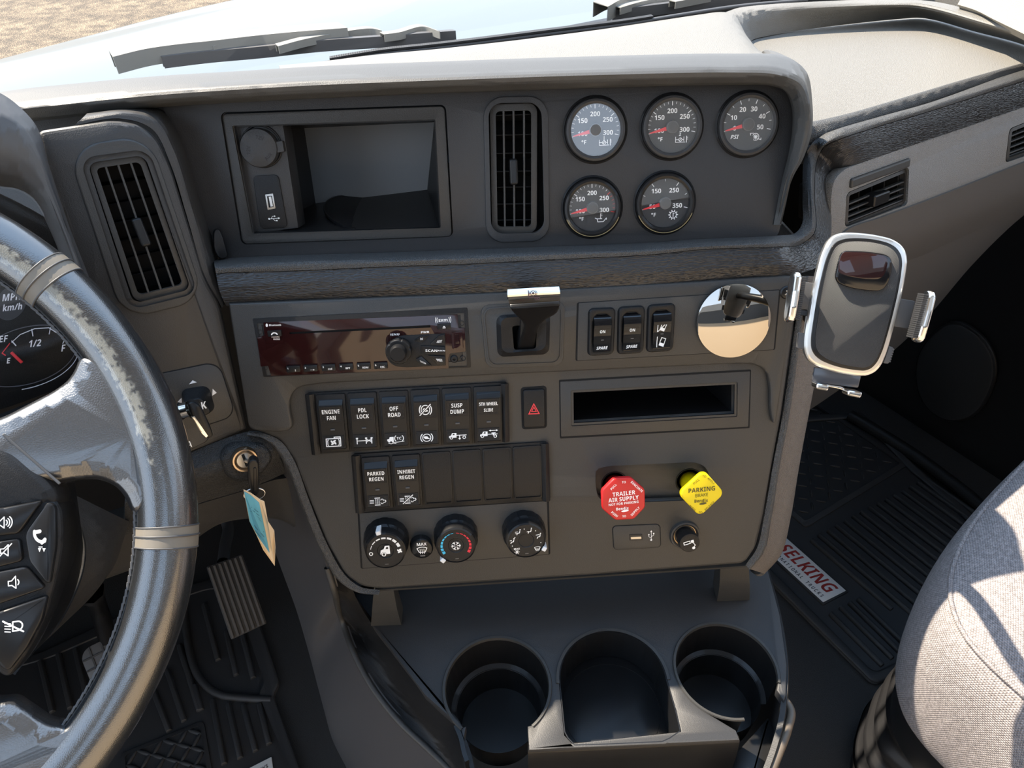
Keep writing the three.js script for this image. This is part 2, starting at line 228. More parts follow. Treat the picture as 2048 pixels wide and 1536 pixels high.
// windscreen lower edge with its row of fine teeth
const padEdge = [[560, 142], [640, 132], [760, 112], [860, 101], [945, 91], [1100, 71], [1250, 52], [1360, 34], [1480, 16], [1614, 4], [1700, 1], [1780, 0], [1840, 2], [1904, 12]];
const PADY = 1.03;
{
  const t = thing('windscreen_gasket', 'toothed black rubber strip along the lower edge of the windscreen', 'rubber strip'), c = new THREE.CatmullRomCurve3(H(padEdge.slice(1, 10).map(([x, y]) => [x, y - 3]), PADY - 0.004), false, 'centripetal'), list = [];
  for (let i = 0; i < 150; i++) { const p = c.getPointAt(0.02 + 0.62 * i / 149), g = new THREE.BoxGeometry(0.0028, 0.002, 0.008); g.rotateY(rad(YAW - 20)); g.translate(p.x, p.y + 0.004, p.z - 0.002); list.push(g); }
  obj('teeth', list, M.rubber, t); obj('strip', tube(c.getPoints(30), 0.0028, 60, 6), M.grey, t); settle(t);
}
// wipers
function wiper(label, arm, blade, extra) {
  const t = thing('windscreen_wiper', label, 'wiper', 'wipers at the foot of the windscreen'), Y = 1.025;
  const along = (list, y, w, h) => { const top = H(list, y), rowsA = top.map((p) => p.clone().addScaledVector(BACK, -w)), rowsB = top.map((p) => p.clone().setY(p.y + h)), rowsC = rowsA.map((p) => p.clone().setY(p.y + h)); return loft([top, rowsB, rowsC, rowsA], { n: 30, m: 2, hard: true, t: 0.001 }); };
  obj('wiper_arm', along(arm, Y, 0.03, 0.017), M.hazed, t); obj('rubber_blade', along(blade, Y - 0.004, 0.008, 0.012), M.grey, t);  // arm and brackets paled in colour to stand in for windscreen haze
  for (const e of extra) obj('bracket', along(e, Y + 0.004, 0.012, 0.008), M.hazed, t);
  settle(t);
}
wiper('long left windscreen wiper with a thick arm above the radio cubby', [[238, 148], [300, 132], [365, 122], [430, 115], [520, 104], [600, 96], [700, 88]], [[330, 137], [420, 126], [520, 117], [640, 104], [760, 96], [860, 88], [913, 84]], [[[430, 108], [470, 98], [530, 82], [560, 86]], [[560, 108], [620, 92], [740, 72], [765, 76]], [[770, 84], [800, 80], [845, 68], [880, 78]]]);
wiper('right windscreen wiper seen only in part above the storage tray', [[1215, 44], [1250, 26], [1330, 12], [1420, 0]], [[1225, 42], [1300, 32], [1400, 20], [1520, 6]], [[[1240, 30], [1280, 18], [1345, 4]], [[1350, 18], [1400, 8], [1460, -4]]]);

// ---------- dashboard top ----------
const browLip = [[-60, 245], [60, 237], [200, 222], [330, 208], [480, 199], [640, 191], [900, 180], [1200, 170], [1470, 164], [1540, 166], [1578, 182], [1592, 215, 0.022], [1593, 260, 0.020], [1585, 312, 0.016], [1573, 360, 0.010], [1556, 450, 0.003]];
const browFront = [[-60, 228], [55, 217], [200, 201], [330, 189], [480, 179], [640, 170], [900, 160], [1200, 150], [1470, 145], [1558, 150], [1602, 170], [1618, 215], [1616, 260, 0.028], [1602, 312, 0.022], [1580, 357, 0.014], [1559, 450, 0.004]];
const browTop = [[-60, 200], [0, 184], [180, 164], [330, 151], [480, 142], [640, 132], [900, 122], [1200, 112], [1470, 107], [1565, 112], [1610, 140], [1623, 205], [1622, 262], [1606, 314], [1583, 358], [1562, 450]];
{
  const t = thing('dashboard_pad', 'sunlit grey dashboard top with a rounded visor over the gauges', 'dashboard');
  const inner = U(browLip.map(([x, y], i) => [x - (i > 9 ? 9 : 0), y + (i < 10 ? 6 : 0)]), 0.001), a = U(browLip, 0.025), b = U(browFront, 0.034), c = U(browTop.map(([x, y], i) => [x, y, i > 14 ? -0.004 : i > 10 ? -0.012 : -0.016]));
  const mid = b.map((p, i) => p.clone().lerp(c[i], 0.45).addScaledVector(UP, i < 11 ? 0.0025 : 0)), e = c.map((p, i) => (i > 9 ? p.clone().add(V3(-0.004, -0.01, -0.09)) : p.clone().add(V3(0, -0.012, -0.03)))), e2 = e.map((p, i) => (i > 9 ? p.clone() : p.clone().add(V3(0, -0.045, -0.10))));
  obj('visor', loft([inner, a, b, mid, c, e, e2], { n: 140, m: 5, t: 0.003 }), M.brow, t);
  const back = H(padEdge, PADY), front = U([[560, 138], [640, 133], [720, 130], [800, 127], [900, 123], [1000, 119], [1120, 115], [1240, 111], [1330, 110], [1400, 108], [1440, 107.5], [1480, 107], [1500, 107], [1512, 107], [1562, 113]], -0.021);
  // pad surface ends at the tray's crest on the right
  const crest = H([[700, 120], [800, 105], [945, 92], [1150, 68], [1300, 50], [1400, 42], [1450, 38], [1475, 38], [1480, 44], [1486, 56], [1492, 70], [1498, 82], [1506, 97], [1516, 108]], PADY + 0.004);
  const backPad = H([[560, 142], [640, 132], [760, 112], [900, 97], [1060, 77], [1200, 59], [1320, 41], [1400, 29], [1440, 24], [1462, 26], [1472, 33], [1482, 50], [1494, 74], [1511, 104], [1552, 180]], PADY);
  const midPad = front.map((p, i) => p.clone().lerp(backPad[i], 0.5).addScaledVector(UP, 0.004));
  obj('pad', loft([front, midPad, backPad], { n: 80, m: 8, t: 0.004 }), M.dash, t);
  settle(t);
}
// passenger storage tray: crest, far wall, floor, rolled front lip
const TRAY = 1.0;
{
  const t = thing('storage_tray', 'large sunlit grey storage tray on the passenger dashboard with a raised rim', 'tray');
  const rimOut = H([[1452, 24], [1480, 15], [1545, 8], [1614, 4], [1700, 0], [1780, -2], [1850, 1], [1904, 10], [1970, 32], [2048, 68], [2140, 112]], 1.03);
  const crest = H([[1474, 38], [1492, 30], [1530, 24], [1573, 19.5], [1680, 13], [1780, 10], [1830, 11], [1870, 18], [1945, 39], [2048, 72], [2140, 118]], 1.027);
  const foot = H([[1500, 88], [1507, 79], [1540, 71], [1614, 59], [1710, 47], [1800, 38], [1840, 36], [1872, 41], [1945, 62], [2048, 90], [2140, 135]], TRAY + 0.001);
  const mid = crest.map((p, i) => p.clone().lerp(foot[i], 0.5).add(V3(0, 0.001, 0)));
  const leftOut = H([[1474, 38]], 1.03)[0];
  obj('rim', loft([rimOut, crest, mid, foot].map((r) => reach(r, 0.12)), { n: 80, m: 5, t: 0.004, flip: true }), M.dash, t);
  obj('side_wall', loft([H([[1474, 38], [1482, 55], [1493, 74], [1502, 90], [1512, 108], [1530, 150], [1560, 200]], 1.031), H([[1500, 88], [1504, 94], [1509, 100], [1515, 109], [1524, 122], [1540, 150], [1565, 205]], TRAY)], { n: 30, m: 4, t: 0.003 }), M.dash, t);
  const far = H([[1495, 86], [1540, 68], [1614, 57], [1710, 45], [1800, 36], [1872, 38], [1945, 59], [2048, 87], [2140, 132]], TRAY), front = H([[1560, 250], [1600, 247], [1640, 240], [1700, 226], [1780, 203], [1850, 182], [1920, 161], [2048, 125], [2160, 95]], TRAY);
  obj('tray_floor', loft([far, far.map((p, i) => p.clone().lerp(front[i], 0.5)), front].map((r) => reach(r, 0.2)), { n: 60, m: 8, t: 0.006, flip: true }), M.dash, t);
  const lipA = H([[1600, 247], [1640, 240], [1700, 226], [1780, 203], [1850, 182], [1920, 161], [2048, 125], [2160, 95]], TRAY), lipC = H([[1606, 266], [1640, 263], [1700, 247], [1780, 222], [1850, 200], [1920, 178], [2048, 140], [2160, 108]], TRAY - 0.005);
  obj('front_lip', loft([lipA, lipA.map((p, i) => p.clone().lerp(lipC[i], 0.45).addScaledVector(UP, 0.003)), lipC, lipC.map((p) => p.clone().add(V3(0, -0.03, 0.0)))].map((r) => reach(r)), { n: 60, m: 4, t: 0.004, flip: true }), M.ledge, t);
  settle(t);
}

// ---------- leather ledge and wood-grain trim, running from the pod round the console to the passenger side ----------
{
  const inner = [...U([[428, 520], [459, 516], [595, 510], [800, 504], [900, 500], [1100, 493], [1300, 485], [1400, 478], [1500, 474], [1556, 471]], 0.002), ...H([[1592, 465, 0.936], [1604, 448, 0.942], [1605, 400, 0.953], [1608, 318, 0.972], [1618, 296, 0.984], [1638, 273, 0.990], [1666, 261, 0.995], [1760, 233, 0.995], [1860, 205, 0.995], [2048, 137, 0.995], [2160, 100, 0.995]])];
  const crease = [...L([[430, 537], [459, 536], [595, 528], [800, 522], [900, 518], [1100, 510], [1300, 502], [1400, 494], [1500, 489], [1556, 486]], 0.004), ...H([[1600, 479, 0.936], [1622, 462, 0.940], [1623, 400, 0.960], [1624, 342, 0.970], [1633, 308, 0.976], [1648, 289, 0.9915], [1672, 275, 0.9945], [1766, 244, 0.9945], [1864, 215, 0.9945], [2048, 156, 0.9945], [2160, 120, 0.9945]])];
  const outer = [...L([[432, 547], [459, 545], [595, 541], [800, 532], [900, 529], [1100, 519], [1300, 509], [1400, 499], [1500, 495], [1560, 493]], 0.003), ...H([[1606, 486, 0.929], [1628, 466, 0.936], [1629, 400, 0.949], [1630, 342, 0.967], [1638, 309, 0.973], [1652, 290, 0.986], [1676, 279, 0.9915], [1768, 249, 0.9915], [1866, 220, 0.9915], [2048, 161, 0.9915], [2160, 125, 0.9915]])];
  settle(tag(obj('ledge', loft([inner, inner.map((p, i) => p.clone().lerp(crease[i], 0.6).addScaledVector(UP, 0.0015)), crease, outer].map((r) => reach(r)), { n: 160, m: 4, t: 0.003, flip: true }), M.ledge), 'pebble grained dark leather ledge under the gauges, curving up round to the passenger side', 'ledge'));
  const t0 = [...L([[432, 548], [459, 546], [595, 542], [800, 533], [900, 530], [1100, 520], [1300, 510], [1400, 500], [1500, 496], [1560, 494]], 0.002), ...H([[1606, 487, 0.928], [1629, 467, 0.935], [1630, 400, 0.948], [1631, 342, 0.966], [1639, 310, 0.972], [1653, 291, 0.984], [1677, 280, 0.9905], [1769, 250, 0.9905], [1867, 221, 0.9905], [2048, 162, 0.9905], [2160, 126, 0.9905]])];
  const t2 = [...L([[453, 612], [475, 611], [595, 604], [800, 595], [900, 597], [1100, 588], [1300, 579], [1400, 567], [1500, 558], [1570, 553]], 0.0), ...H([[1640, 530, 0.913], [1662, 470, 0.915], [1662, 400, 0.925], [1665, 360, 0.940], [1675, 344, 0.952], [1690, 337, 0.957], [1720, 326, 0.960], [1790, 302, 0.960], [1880, 272, 0.960], [2048, 214, 0.960], [2160, 176, 0.960]])];
  t2[3].copy(L([[800, 599]])[0]); const t1 = t0.map((p, i) => p.clone().lerp(t2[i], 0.42).addScaledVector(lower.n, i < 10 ? 0.004 : 0.002));
  const t15 = t0.map((p, i) => p.clone().lerp(t2[i], 0.8).addScaledVector(lower.n, i < 10 ? 0.003 : 0.001));
  settle(tag(obj('wood_trim', loft([t0, t1, t15, t2].map((r) => reach(r)), { n: 160, m: 4, t: 0.003, flip: true }), M.wood), 'glossy black wood grain trim strip running under the leather ledge', 'trim'));
}
// ---------- passenger side face ----------
const pass = facing(at(0.960, 1741, 319), 30, 12);
const PS = (list, n = 0) => list.map((p) => pass.hit(p[0], p[1], p[2] ?? n));
{
  const t = thing('passenger_dashboard', 'grained grey passenger dashboard face holding two air vents', 'panel');
  const top = [...H([[1660, 480, 0.912], [1661, 430, 0.918], [1662, 395, 0.925], [1666, 358, 0.94]]), ...PS([[1690, 338], [1741, 320], [1850, 283], [1950, 249], [2048, 215], [2160, 177]])];
  const crease = PS([[1668, 500], [1672, 490], [1678, 478], [1684, 468], [1692, 461], [1741, 443], [1850, 402], [1950, 363], [2048, 324], [2160, 281]], 0.004);
  // vent holes are cut by building the face as a plate
  const f = on(pass, 1741, 380, 0, 'x'); scene.remove(f); taken.delete('x');
  const outline = f.qs([[1662, 492], [1662, 392], [1668, 358], [1692, 337], [1741, 319], [2048, 214], [2170, 173], [2480, 70], [2480, 148], [2170, 279], [2048, 325], [1850, 403], [1692, 462]]);
  const s = roundPath(outline, [0.002, 0.01, 0.01, 0.004, 0, 0, 0, 0, 0, 0, 0, 0, 0.004]);
  s.holes.push(roundPath(f.qs([[1692, 384], [1820, 331], [1816, 411], [1688, 458]]), 0.006, THREE.Path), roundPath(f.qs([[2018, 256], [2120, 214], [2116, 292], [2009, 328]]), 0.006, THREE.Path));
  const plate = obj('face', ext(s, -0.012, 0, 0.001), M.passFaceLit, t); plate.position.copy(f.position); plate.quaternion.copy(f.quaternion);  // leather lightened in colour to stand in for window light and sheen
  const rows = [PS([[1640, 520], [1660, 500], [1692, 462], [1760, 436], [1850, 403], [1950, 364], [2048, 325], [2170, 279]], 0.002), PS([[1640, 560], [1680, 560], [1760, 535], [1823, 519], [1920, 476], [2014, 434], [2090, 400], [2200, 350]], -0.03), PS([[1590, 838], [1640, 806], [1720, 750], [1792, 697], [1850, 640], [1930, 545], [2004, 450], [2120, 330]], -0.11)];
  obj('lower_face', loft([rows[0], rows[0].map((p, i) => p.clone().lerp(rows[1][i], 0.5).addScaledVector(pass.n, 0.006)), rows[1]].map((r) => reach(r)), { n: 50, m: 5, t: 0.004, flip: true }), M.glove, t);
  obj('glove_box_lid', loft([rows[1].map((p) => p.clone().addScaledVector(pass.n, -0.002)), rows[1].map((p, i) => p.clone().lerp(rows[2][i], 0.5).addScaledVector(pass.n, 0.004)), rows[2]].map((r) => reach(r, 0.2)), { n: 50, m: 5, t: 0.004, flip: true }), M.glove, t);
  obj('under_side', loft([rows[2], rows[2].map((p) => p.clone().add(V3(0.02, -0.01, -0.25)))], { n: 30, m: 2, t: 0.004, flip: true }), M.black, t);
  settle(t);
}
// ---------- gauge panel with cubby, centre vent and five gauges ----------
const cubbyHole = [[437, 222], [894, 206], [909, 476], [481, 492]], ventHole = [[974, 204], [1086, 202], [1092, 468], [980, 470]];
{
  const t = on(upper, 1000, 330, 0, 'gauge_panel', 'flat black gauge panel under the dashboard visor', 'panel');
  const s = roundPath(t.qs([[322, 205], [640, 186], [1000, 174], [1300, 166], [1540, 163], [1588, 190], [1596, 240], [1575, 380], [1556, 482], [1000, 512], [440, 525], [425, 480]]), [0, 0, 0, 0, 0.004, 0.012, 0.012, 0, 0.01, 0, 0, 0]);
  s.holes.push(roundPath(t.qs(cubbyHole), 0.006, THREE.Path), roundPath(t.qs(ventHole), 0.012, THREE.Path));
  obj('faceplate', ext(s, -0.006, 0, 0.001), M.panelUp, t);
  obj('side_filler', ext(roundPath(t.qs([[-140, 205], [325, 190], [440, 560], [330, 580], [-140, 420]], -0.02), 0), -0.026, -0.02, 0), M.panelUp, t);
  // soft raised rim round the centre vent
  const rim = roundPath(t.qs([[966, 194], [1096, 191], [1100, 482], [972, 486]]), 0.016); rim.holes.push(roundPath(t.qs(ventHole), 0.012, THREE.Path));
  obj('vent_surround', ext(rim, 0, 0.0022, 0.002, 3), M.panelUp, t);
  for (const [x, y, r] of [[1190, 260, 61], [1343, 254, 60.5], [1494, 249, 60], [1184, 415, 58], [1329, 406, 59]]) { const c = t.q(x, y), w = (t.q(x + r + 2, y)[0] - t.q(x - r - 2, y)[0]) / 2; const g = lathe([[w - 0.002, 0], [w - 0.0004, 0.0012], [w + 0.0006, 0.0006], [w + 0.001, 0]]); g.translate(c[0], c[1], 0); obj('gauge_rim', g, M.dark, t); }
}
{
  const t = on(upper, 690, 350, 0, 'storage_cubby', 'black open storage cubby left of the centre vent', 'storage bin');
  const D = -0.13, hole = [[461, 249], [873, 236], [884, 458], [503, 470]];
  const s = roundPath(t.qs([[444, 228], [889, 212], [904, 473], [486, 488]], -0.002), 0.004); s.holes.push(roundPath(t.qs(hole, -0.002), 0.0025, THREE.Path));
  obj('frame', ext(s, -0.006, -0.002, 0.001), M.panel, t);
  const F = t.qs(hole, -0.006), B = t.qs([[604, 252], [873, 240], [858, 383], [628, 411]], D);
  const v = (p, z) => V3(p[0], p[1], z), wall = (name, a, b, c, d, m) => obj(name, loft([[a, b], [d, c]], { n: 8, m: 4, hard: true, t: 0.002 }), m, t);
  const f = F.map((p) => v(p, -0.006)), b = B.map((p) => v(p, D));
  wall('top_wall', f[0], f[1], b[1], b[0], M.dark); wall('floor', f[2], f[3], b[3], b[2], M.satin); wall('left_wall', f[3], f[0], b[0], b[3], M.panelUp); wall('right_wall', f[1], f[2], b[2], b[1], M.dark);
  wall('back_wall', b[1], b[0], b[3], b[2], M.bin);  // back wall alone lightened in colour, standing in for a gloss reflection
  // floor plane, for the pad that lies on it
  const fl = new Plane(t.localToWorld ? upper.hit(503, 470, -0.006) : 0, upper.u, upper.hit(628, 411, D).sub(upper.hit(503, 470, -0.006)));
  const p = on(fl, 721, 430, 0.001, 'rubber_pad', 'round black non-slip pad lying in the open cubby', 'pad');
  obj('disc', ext(roundPath(p.qs(ovalPts(721, 430, 73, 28, 40)), 0), 0, 0.002, 0.0005), M.dark, p); obj('edge_ring', ext((() => { const a = roundPath(p.qs(ovalPts(721, 430, 74, 28.7, 48)), 0); a.holes.push(roundPath(p.qs(ovalPts(721, 430, 72, 27.2, 48)), 0, THREE.Path)); return a; })(), 0, 0.0024, 0.0003), M.satin, p);
}
{ // 12 V socket and USB column at the left of the cubby
  const t = on(upper, 530, 360, -0.006, 'power_outlet_panel', 'narrow black column in the cubby with a capped socket above a charging port', 'socket');
  obj('column', ext(roundPath(t.qs([[464, 252], [566, 249], [597, 456], [503, 468]], -0.004), 0.001), -0.03, -0.004, 0.001), M.panelUp, t);
  const c = t.q(519, 296), r = (t.q(557, 296)[0] - t.q(481, 296)[0]) / 2, cap = obj('socket_cap', (() => { const g = lathe([[0, 0.004], [r * 0.8, 0.004], [r * 0.95, 0.0032], [r, 0.0015], [r, -0.004]], 48); g.translate(c[0], c[1], 0); return g; })(), M.panelUp, t);
  obj('hinge_tab', ext(roundPath(t.qs([[550, 284], [566, 281], [570, 303], [553, 306]]), 0.001), -0.004, 0.002, 0.0006), M.panelUp, cap);
  obj('cap_ring', (() => { const g = new THREE.TorusGeometry(r * 1.05, 0.0009, 8, 48); g.translate(c[0] + 0.001, c[1] + 0.0012, -0.003); return g; })(), M.dark, t);
  print(cap, 'marking', [[c[0] - r, c[1] + r], [c[0] + r, c[1] + r], [c[0] + r, c[1] - r], [c[0] - r, c[1] - r]], 0.0042, (x) => { x.fillStyle = '#101010'; words(x, '12V', 150, 62, 34, 'bold', 0.3); words(x, '12V', 62, 140, 34, 'bold', -1.4); words(x, 'AUX', 190, 185, 30, 'bold', -0.7); });
  const plate = t.qs([[505, 352], [556, 349], [575, 455], [520, 459]], -0.002); obj('port_plate', ext(roundPath(plate, 0.004), -0.004, -0.0022, 0.0005), M.dark, t);
  const port = obj('charging_port', ext((() => { const a = roundPath(t.qs([[530, 389], [546, 387], [551, 417], [535, 420]], -0.001), 0.0006); a.holes.push(roundPath(t.qs([[533, 392], [544, 391], [548, 414], [537, 416]], -0.001), 0.0004, THREE.Path)); return a; })(), -0.0024, -0.0012, 0.0002), M.steel, t);
  obj('contact', ext(roundPath(t.qs([[536, 394], [541, 393], [545, 413], [540, 414]]), 0.0002), -0.0024, -0.0016, 0.0002), M.white, port);
  print(t, 'usb_symbol', t.qs([[532, 431], [558, 429], [562, 444], [536, 446]]), -0.0019, usbSymbol, 256, 150);
}
function usbSymbol(x, w = 256, h = 150) { const c = h / 2; line(x, 9, [30, c], [w - 40, c]); fill(x, [w - 50, c - 20], [w - 10, c], [w - 50, c + 20]); x.beginPath(); x.arc(30, c, 18, 0, 7); x.fill(); line(x, 8, [70, c], [105, c - 45], [140, c - 45]); x.beginPath(); x.arc(150, c - 45, 13, 0, 7); x.fill(); line(x, 8, [100, c], [135, c + 45], [165, c + 45]); x.fillRect(158, c + 32, 26, 26); }

// air vents: frame with vertical bars in front of louvres, and a sliding tab
function vent(t, hole, frame, opts) {
  const { bars, louvres, tab, depth = 0.03, z = -0.003, r = 0.008, fw = 0.1, fh = 0.045, wide = false } = opts, Q = t.qs(frame, z);
  const s = roundPath(Q, r); s.holes.push(roundPath(inset(Q, fw, 1 - fw, fh, 1 - fh), r * 0.55, THREE.Path));
  const fr = obj('grille_frame', ext(s, z - 0.006, z, 0.001), M.panel, t);
  for (const k of bars) { const a = bil(Q, k, wide ? 0.5 : fh * 0.7), b = bil(Q, k, 1 - fh * 0.7); wide ? obj('bar', bar(bil(Q, fw * 0.7, k), bil(Q, 1 - fw * 0.7, k), 0.0017, z - 0.005, z - 0.0006), M.panel, fr) : obj('bar', bar(a, b, 0.0017, z - 0.005, z - 0.0006), M.panel, fr); }
  for (const k of louvres) { const a = wide ? bil(Q, k, fh) : bil(Q, fw, k), b = wide ? bil(Q, k, 1 - fh) : bil(Q, 1 - fw, k), g = bar([0, 0], [Math.hypot(b[0] - a[0], b[1] - a[1]), 0], 0.0012, -0.007, 0.007, 0.0004); if (!wide) g.rotateX(opts.pitch ?? -0.3); g.rotateZ(Math.atan2(b[1] - a[1], b[0] - a[0])); g.translate(a[0], a[1], z - 0.018); obj('louvre', g, opts.dark ? M.blade : M.dark, t); }
  const A = inset(t.qs(hole), -0.01, 1.01, -0.005, 1.005), B = inset(t.qs(hole), 0.02, 0.98, 0.02, 0.98), duct = [];
  for (let i = 0; i < 4; i++) { const j = (i + 1) % 4, p = (q, zz) => V3(q[0], q[1], zz); duct.push(loft([[p(A[i], z - 0.004), p(A[j], z - 0.004)], [p(B[i], -depth - 0.02), p(B[j], -depth - 0.02)]], { n: 2, m: 1, hard: true, t: 0.001, straight: true })); }
  duct.push(ext(roundPath(A, 0.004), -depth - 0.025, -depth - 0.02, 0.0005)); obj('duct', duct, M.gap, t);
  const c = bil(Q, ...tab.at), [tw, th] = tab.size; obj('tab', box(c[0] - tw / 2, c[0] + tw / 2, c[1] - th / 2, c[1] + th / 2, z - 0.008, z + 0.006, 0.002), M.satin, t);
}
{
  const t = on(upper, 1030, 336, 0, 'centre_air_vent', 'tall narrow air vent between the cubby and the round gauges', 'air vent');
  vent(t, ventHole, [[979, 208], [1075, 205], [1074, 467], [984, 468]], { bars: [0.29, 0.5, 0.72], louvres: [0.1, 0.25, 0.39, 0.53, 0.655, 0.79, 0.92], tab: { at: [0.49, 0.51], size: [0.0072, 0.021] } });
}
function gauge(x, y, rx, label, opts) {
  const t = on(upper, x, y, 0, 'round_gauge', label, 'gauge', 'round gauges on the black panel'), r = (t.q(x + rx, y)[0] - t.q(x - rx, y)[0]) / 2;
  obj('bezel', lathe([[r * 0.80, 0.0015], [r * 0.83, 0.0045], [r * 0.9, 0.0052], [r * 0.97, 0.0046], [r, 0.003], [r, 0]], 64), opts.worn ? M.satin : M.panelUp, t);
  if (opts.worn) obj('worn_edge', (() => { const g = new THREE.TorusGeometry(r * 0.975, 0.00035, 6, 40, 2.4); g.rotateZ(Math.PI * 1.12); g.translate(0, 0, 0.0045); return g; })(), mat([0.35, 0.26, 0.12], 0.5), t, 'thin worn brassy edge along the lower rim');
  obj('dial', (() => { const g = new THREE.CircleGeometry(r * 0.82, 64); g.translate(0, 0, 0.0012); return g; })(), mat([0.02, 0.02, 0.021], 0.6), t);
  const R = r * 0.82;
  print(t, 'dial_print', [[-R, R], [R, R], [R, -R], [-R, -R]], 0.0015, (c) => {
    const { from, to, step, minor, unit, red, icon, big: b2 } = opts, N = (to - from) / step, A = (k) => rad(194 - 207 * k), sz = 64;
    for (let i = 0; i <= N * minor; i++) { const k = i / (N * minor), a = A(k), major = i % minor === 0; c.strokeStyle = red && k >= red ? '#d03030' : '#ececec'; const r0 = major ? 212 : 226; line(c, major ? 8 : 5, [256 + Math.cos(a) * r0, 256 - Math.sin(a) * r0], [256 + Math.cos(a) * 246, 256 - Math.sin(a) * 246]); }
    c.strokeStyle = '#f2f2f2';
    for (let i = 0; i <= N; i++) { const a = A(i / N), rr = i === 0 || i === N ? 136 : 166; words(c, String(from + step * i), 256 + Math.cos(a) * rr, 258 - Math.sin(a) * (rr - 8), sz); }
    words(c, unit, unit === 'PSI' ? 124 : 138, 372, 56, unit === 'PSI' ? 'italic bold' : 'bold'); c.save(); c.translate(348, 380); c.scale(1.3, 1.3); icon(c); c.restore();
  }, 512, 512);
  const nd = obj('needle', (() => { const s = new THREE.Shape([[0, -0.0019], [R * 0.93, -0.0004], [R * 0.93, 0.0004], [0, 0.0019]].map((p) => new THREE.Vector2(...p))), g = ext(s, 0.0022, 0.0030, 0.0001); g.rotateZ(rad(193)); return g; })(), M.needle, t, 'red pointer needle');
  obj('needle_hub', lathe([[0, 0.0052], [R * 0.14, 0.005], [R * 0.24, 0.0042], [R * 0.265, 0.0016]], 32), M.hub, nd);
  const lens = obj('lens', (() => { const g = new THREE.CircleGeometry(r * 0.82, 64); g.translate(0, 0, 0.0044); return g; })(), M.lens, t); lens.castShadow = false;
}
const axleIcon = (n) => (c) => { line(c, 5, [-38, -18], [-38, 22], [38, 22]); line(c, 5, [-38, 2], [-14, 2]); arc(c, 5, 0, 2, 13, 0, 7); line(c, 5, [-8, 10], [8, -8]); line(c, 5, [14, 2], [28, 2]); line(c, 5, [28, -18], [28, 14]); line(c, 6, [50, -22], [50, 24]); line(c, 4, [50, -14], [60, -14]); line(c, 4, [50, 0], [60, 0]); n ? words(c, n, -4, -38, 34) : line(c, 5, [0, -14], [0, -46]); };
const turboIcon = (c) => { arc(c, 5, 0, 0, 26, -2.6, 2.2); line(c, 5, [-44, -28], [-16, -28]); line(c, 5, [-44, -28], [-40, -14]); line(c, 5, [22, 16], [44, 22], [44, 10]); for (let i = 0; i < 8; i++) line(c, 6, [0, 0], [Math.cos(i * 0.785) * 17, Math.sin(i * 0.785) * 17]); };
const oilIcon = (c) => { line(c, 6, [-46, -8], [-30, -2], [-24, 24], [22, 24], [48, -6], [48, 6]); line(c, 6, [-30, -2], [10, -2]); line(c, 6, [0, -2], [0, -44]); line(c, 4, [0, -40], [13, -40]); line(c, 4, [0, -26], [13, -26]); };
const gearIcon = (c) => { arc(c, 6, 0, 0, 26, 0, 7); for (let i = 0; i < 10; i++) { const a = i * 0.628; line(c, 8, [Math.cos(a) * 29, Math.sin(a) * 29], [Math.cos(a) * 37, Math.sin(a) * 37]); } line(c, 7, [0, -15], [0, 15]); line(c, 4, [0, -10], [10, -10]); };
const tempF = '\u00b0F';
gauge(1190, 260, 60, 'round temperature gauge with an axle symbol, glare over its dial, upper left of the five', { from: 100, to: 300, step: 50, minor: 5, unit: tempF, icon: axleIcon('') });
gauge(1343, 254, 60, 'round temperature gauge with a numbered axle symbol, upper middle of the five', { from: 100, to: 300, step: 50, minor: 5, unit: tempF, icon: axleIcon('2') });
gauge(1494, 249, 60, 'round pressure gauge reading PSI at the right end of the upper row', { from: 0, to: 50, step: 10, minor: 2, unit: 'PSI', icon: turboIcon });
gauge(1184, 415, 57, 'round oil temperature gauge with red warning ticks in the lower row', { from: 100, to: 300, step: 50, minor: 5, unit: tempF, icon: oilIcon, red: 0.74, worn: true });
gauge(1329, 406, 58.5, 'round gearbox temperature gauge reading to 350 in the lower row', { from: 50, to: 350, step: 100, minor: 2, unit: tempF, icon: gearIcon, worn: true });

// passenger vents
{
  const t = on(pass, 1752, 395, 0, 'passenger_air_vent', 'slatted air vent with a sliding tab behind the phone holder', 'air vent');
  vent(t, [[1692, 384], [1820, 331], [1816, 411], [1688, 458]], [[1694, 386], [1816, 336], [1811, 407], [1690, 456]], { wide: true, bars: [0.36, 0.54, 0.72, 0.88], louvres: [0.16, 0.36, 0.57, 0.78], fw: 0.03, fh: 0.07, r: 0.006, tab: { at: [0.5, 0.5], size: [0.024, 0.012] } });
  obj('top_flap', box(-0.043, 0.045, 0.020, 0.029, -0.006, 0.003, 0.002), M.panel, t).rotation.z = 0.0;
  const u = on(pass, 2065, 275, 0, 'passenger_air_vent', 'second slatted air vent cut off by the right edge of the photo', 'air vent');
  vent(u, [[2018, 256], [2120, 214], [2116, 292], [2009, 328]], [[2020, 258], [2118, 218], [2113, 288], [2012, 325]], { wide: true, bars: [0.25, 0.42, 0.59, 0.76], louvres: [0.15, 0.35, 0.55, 0.75], fw: 0.04, fh: 0.08, r: 0.006, tab: { at: [0.6, 0.5], size: [0.02, 0.012] } });
}
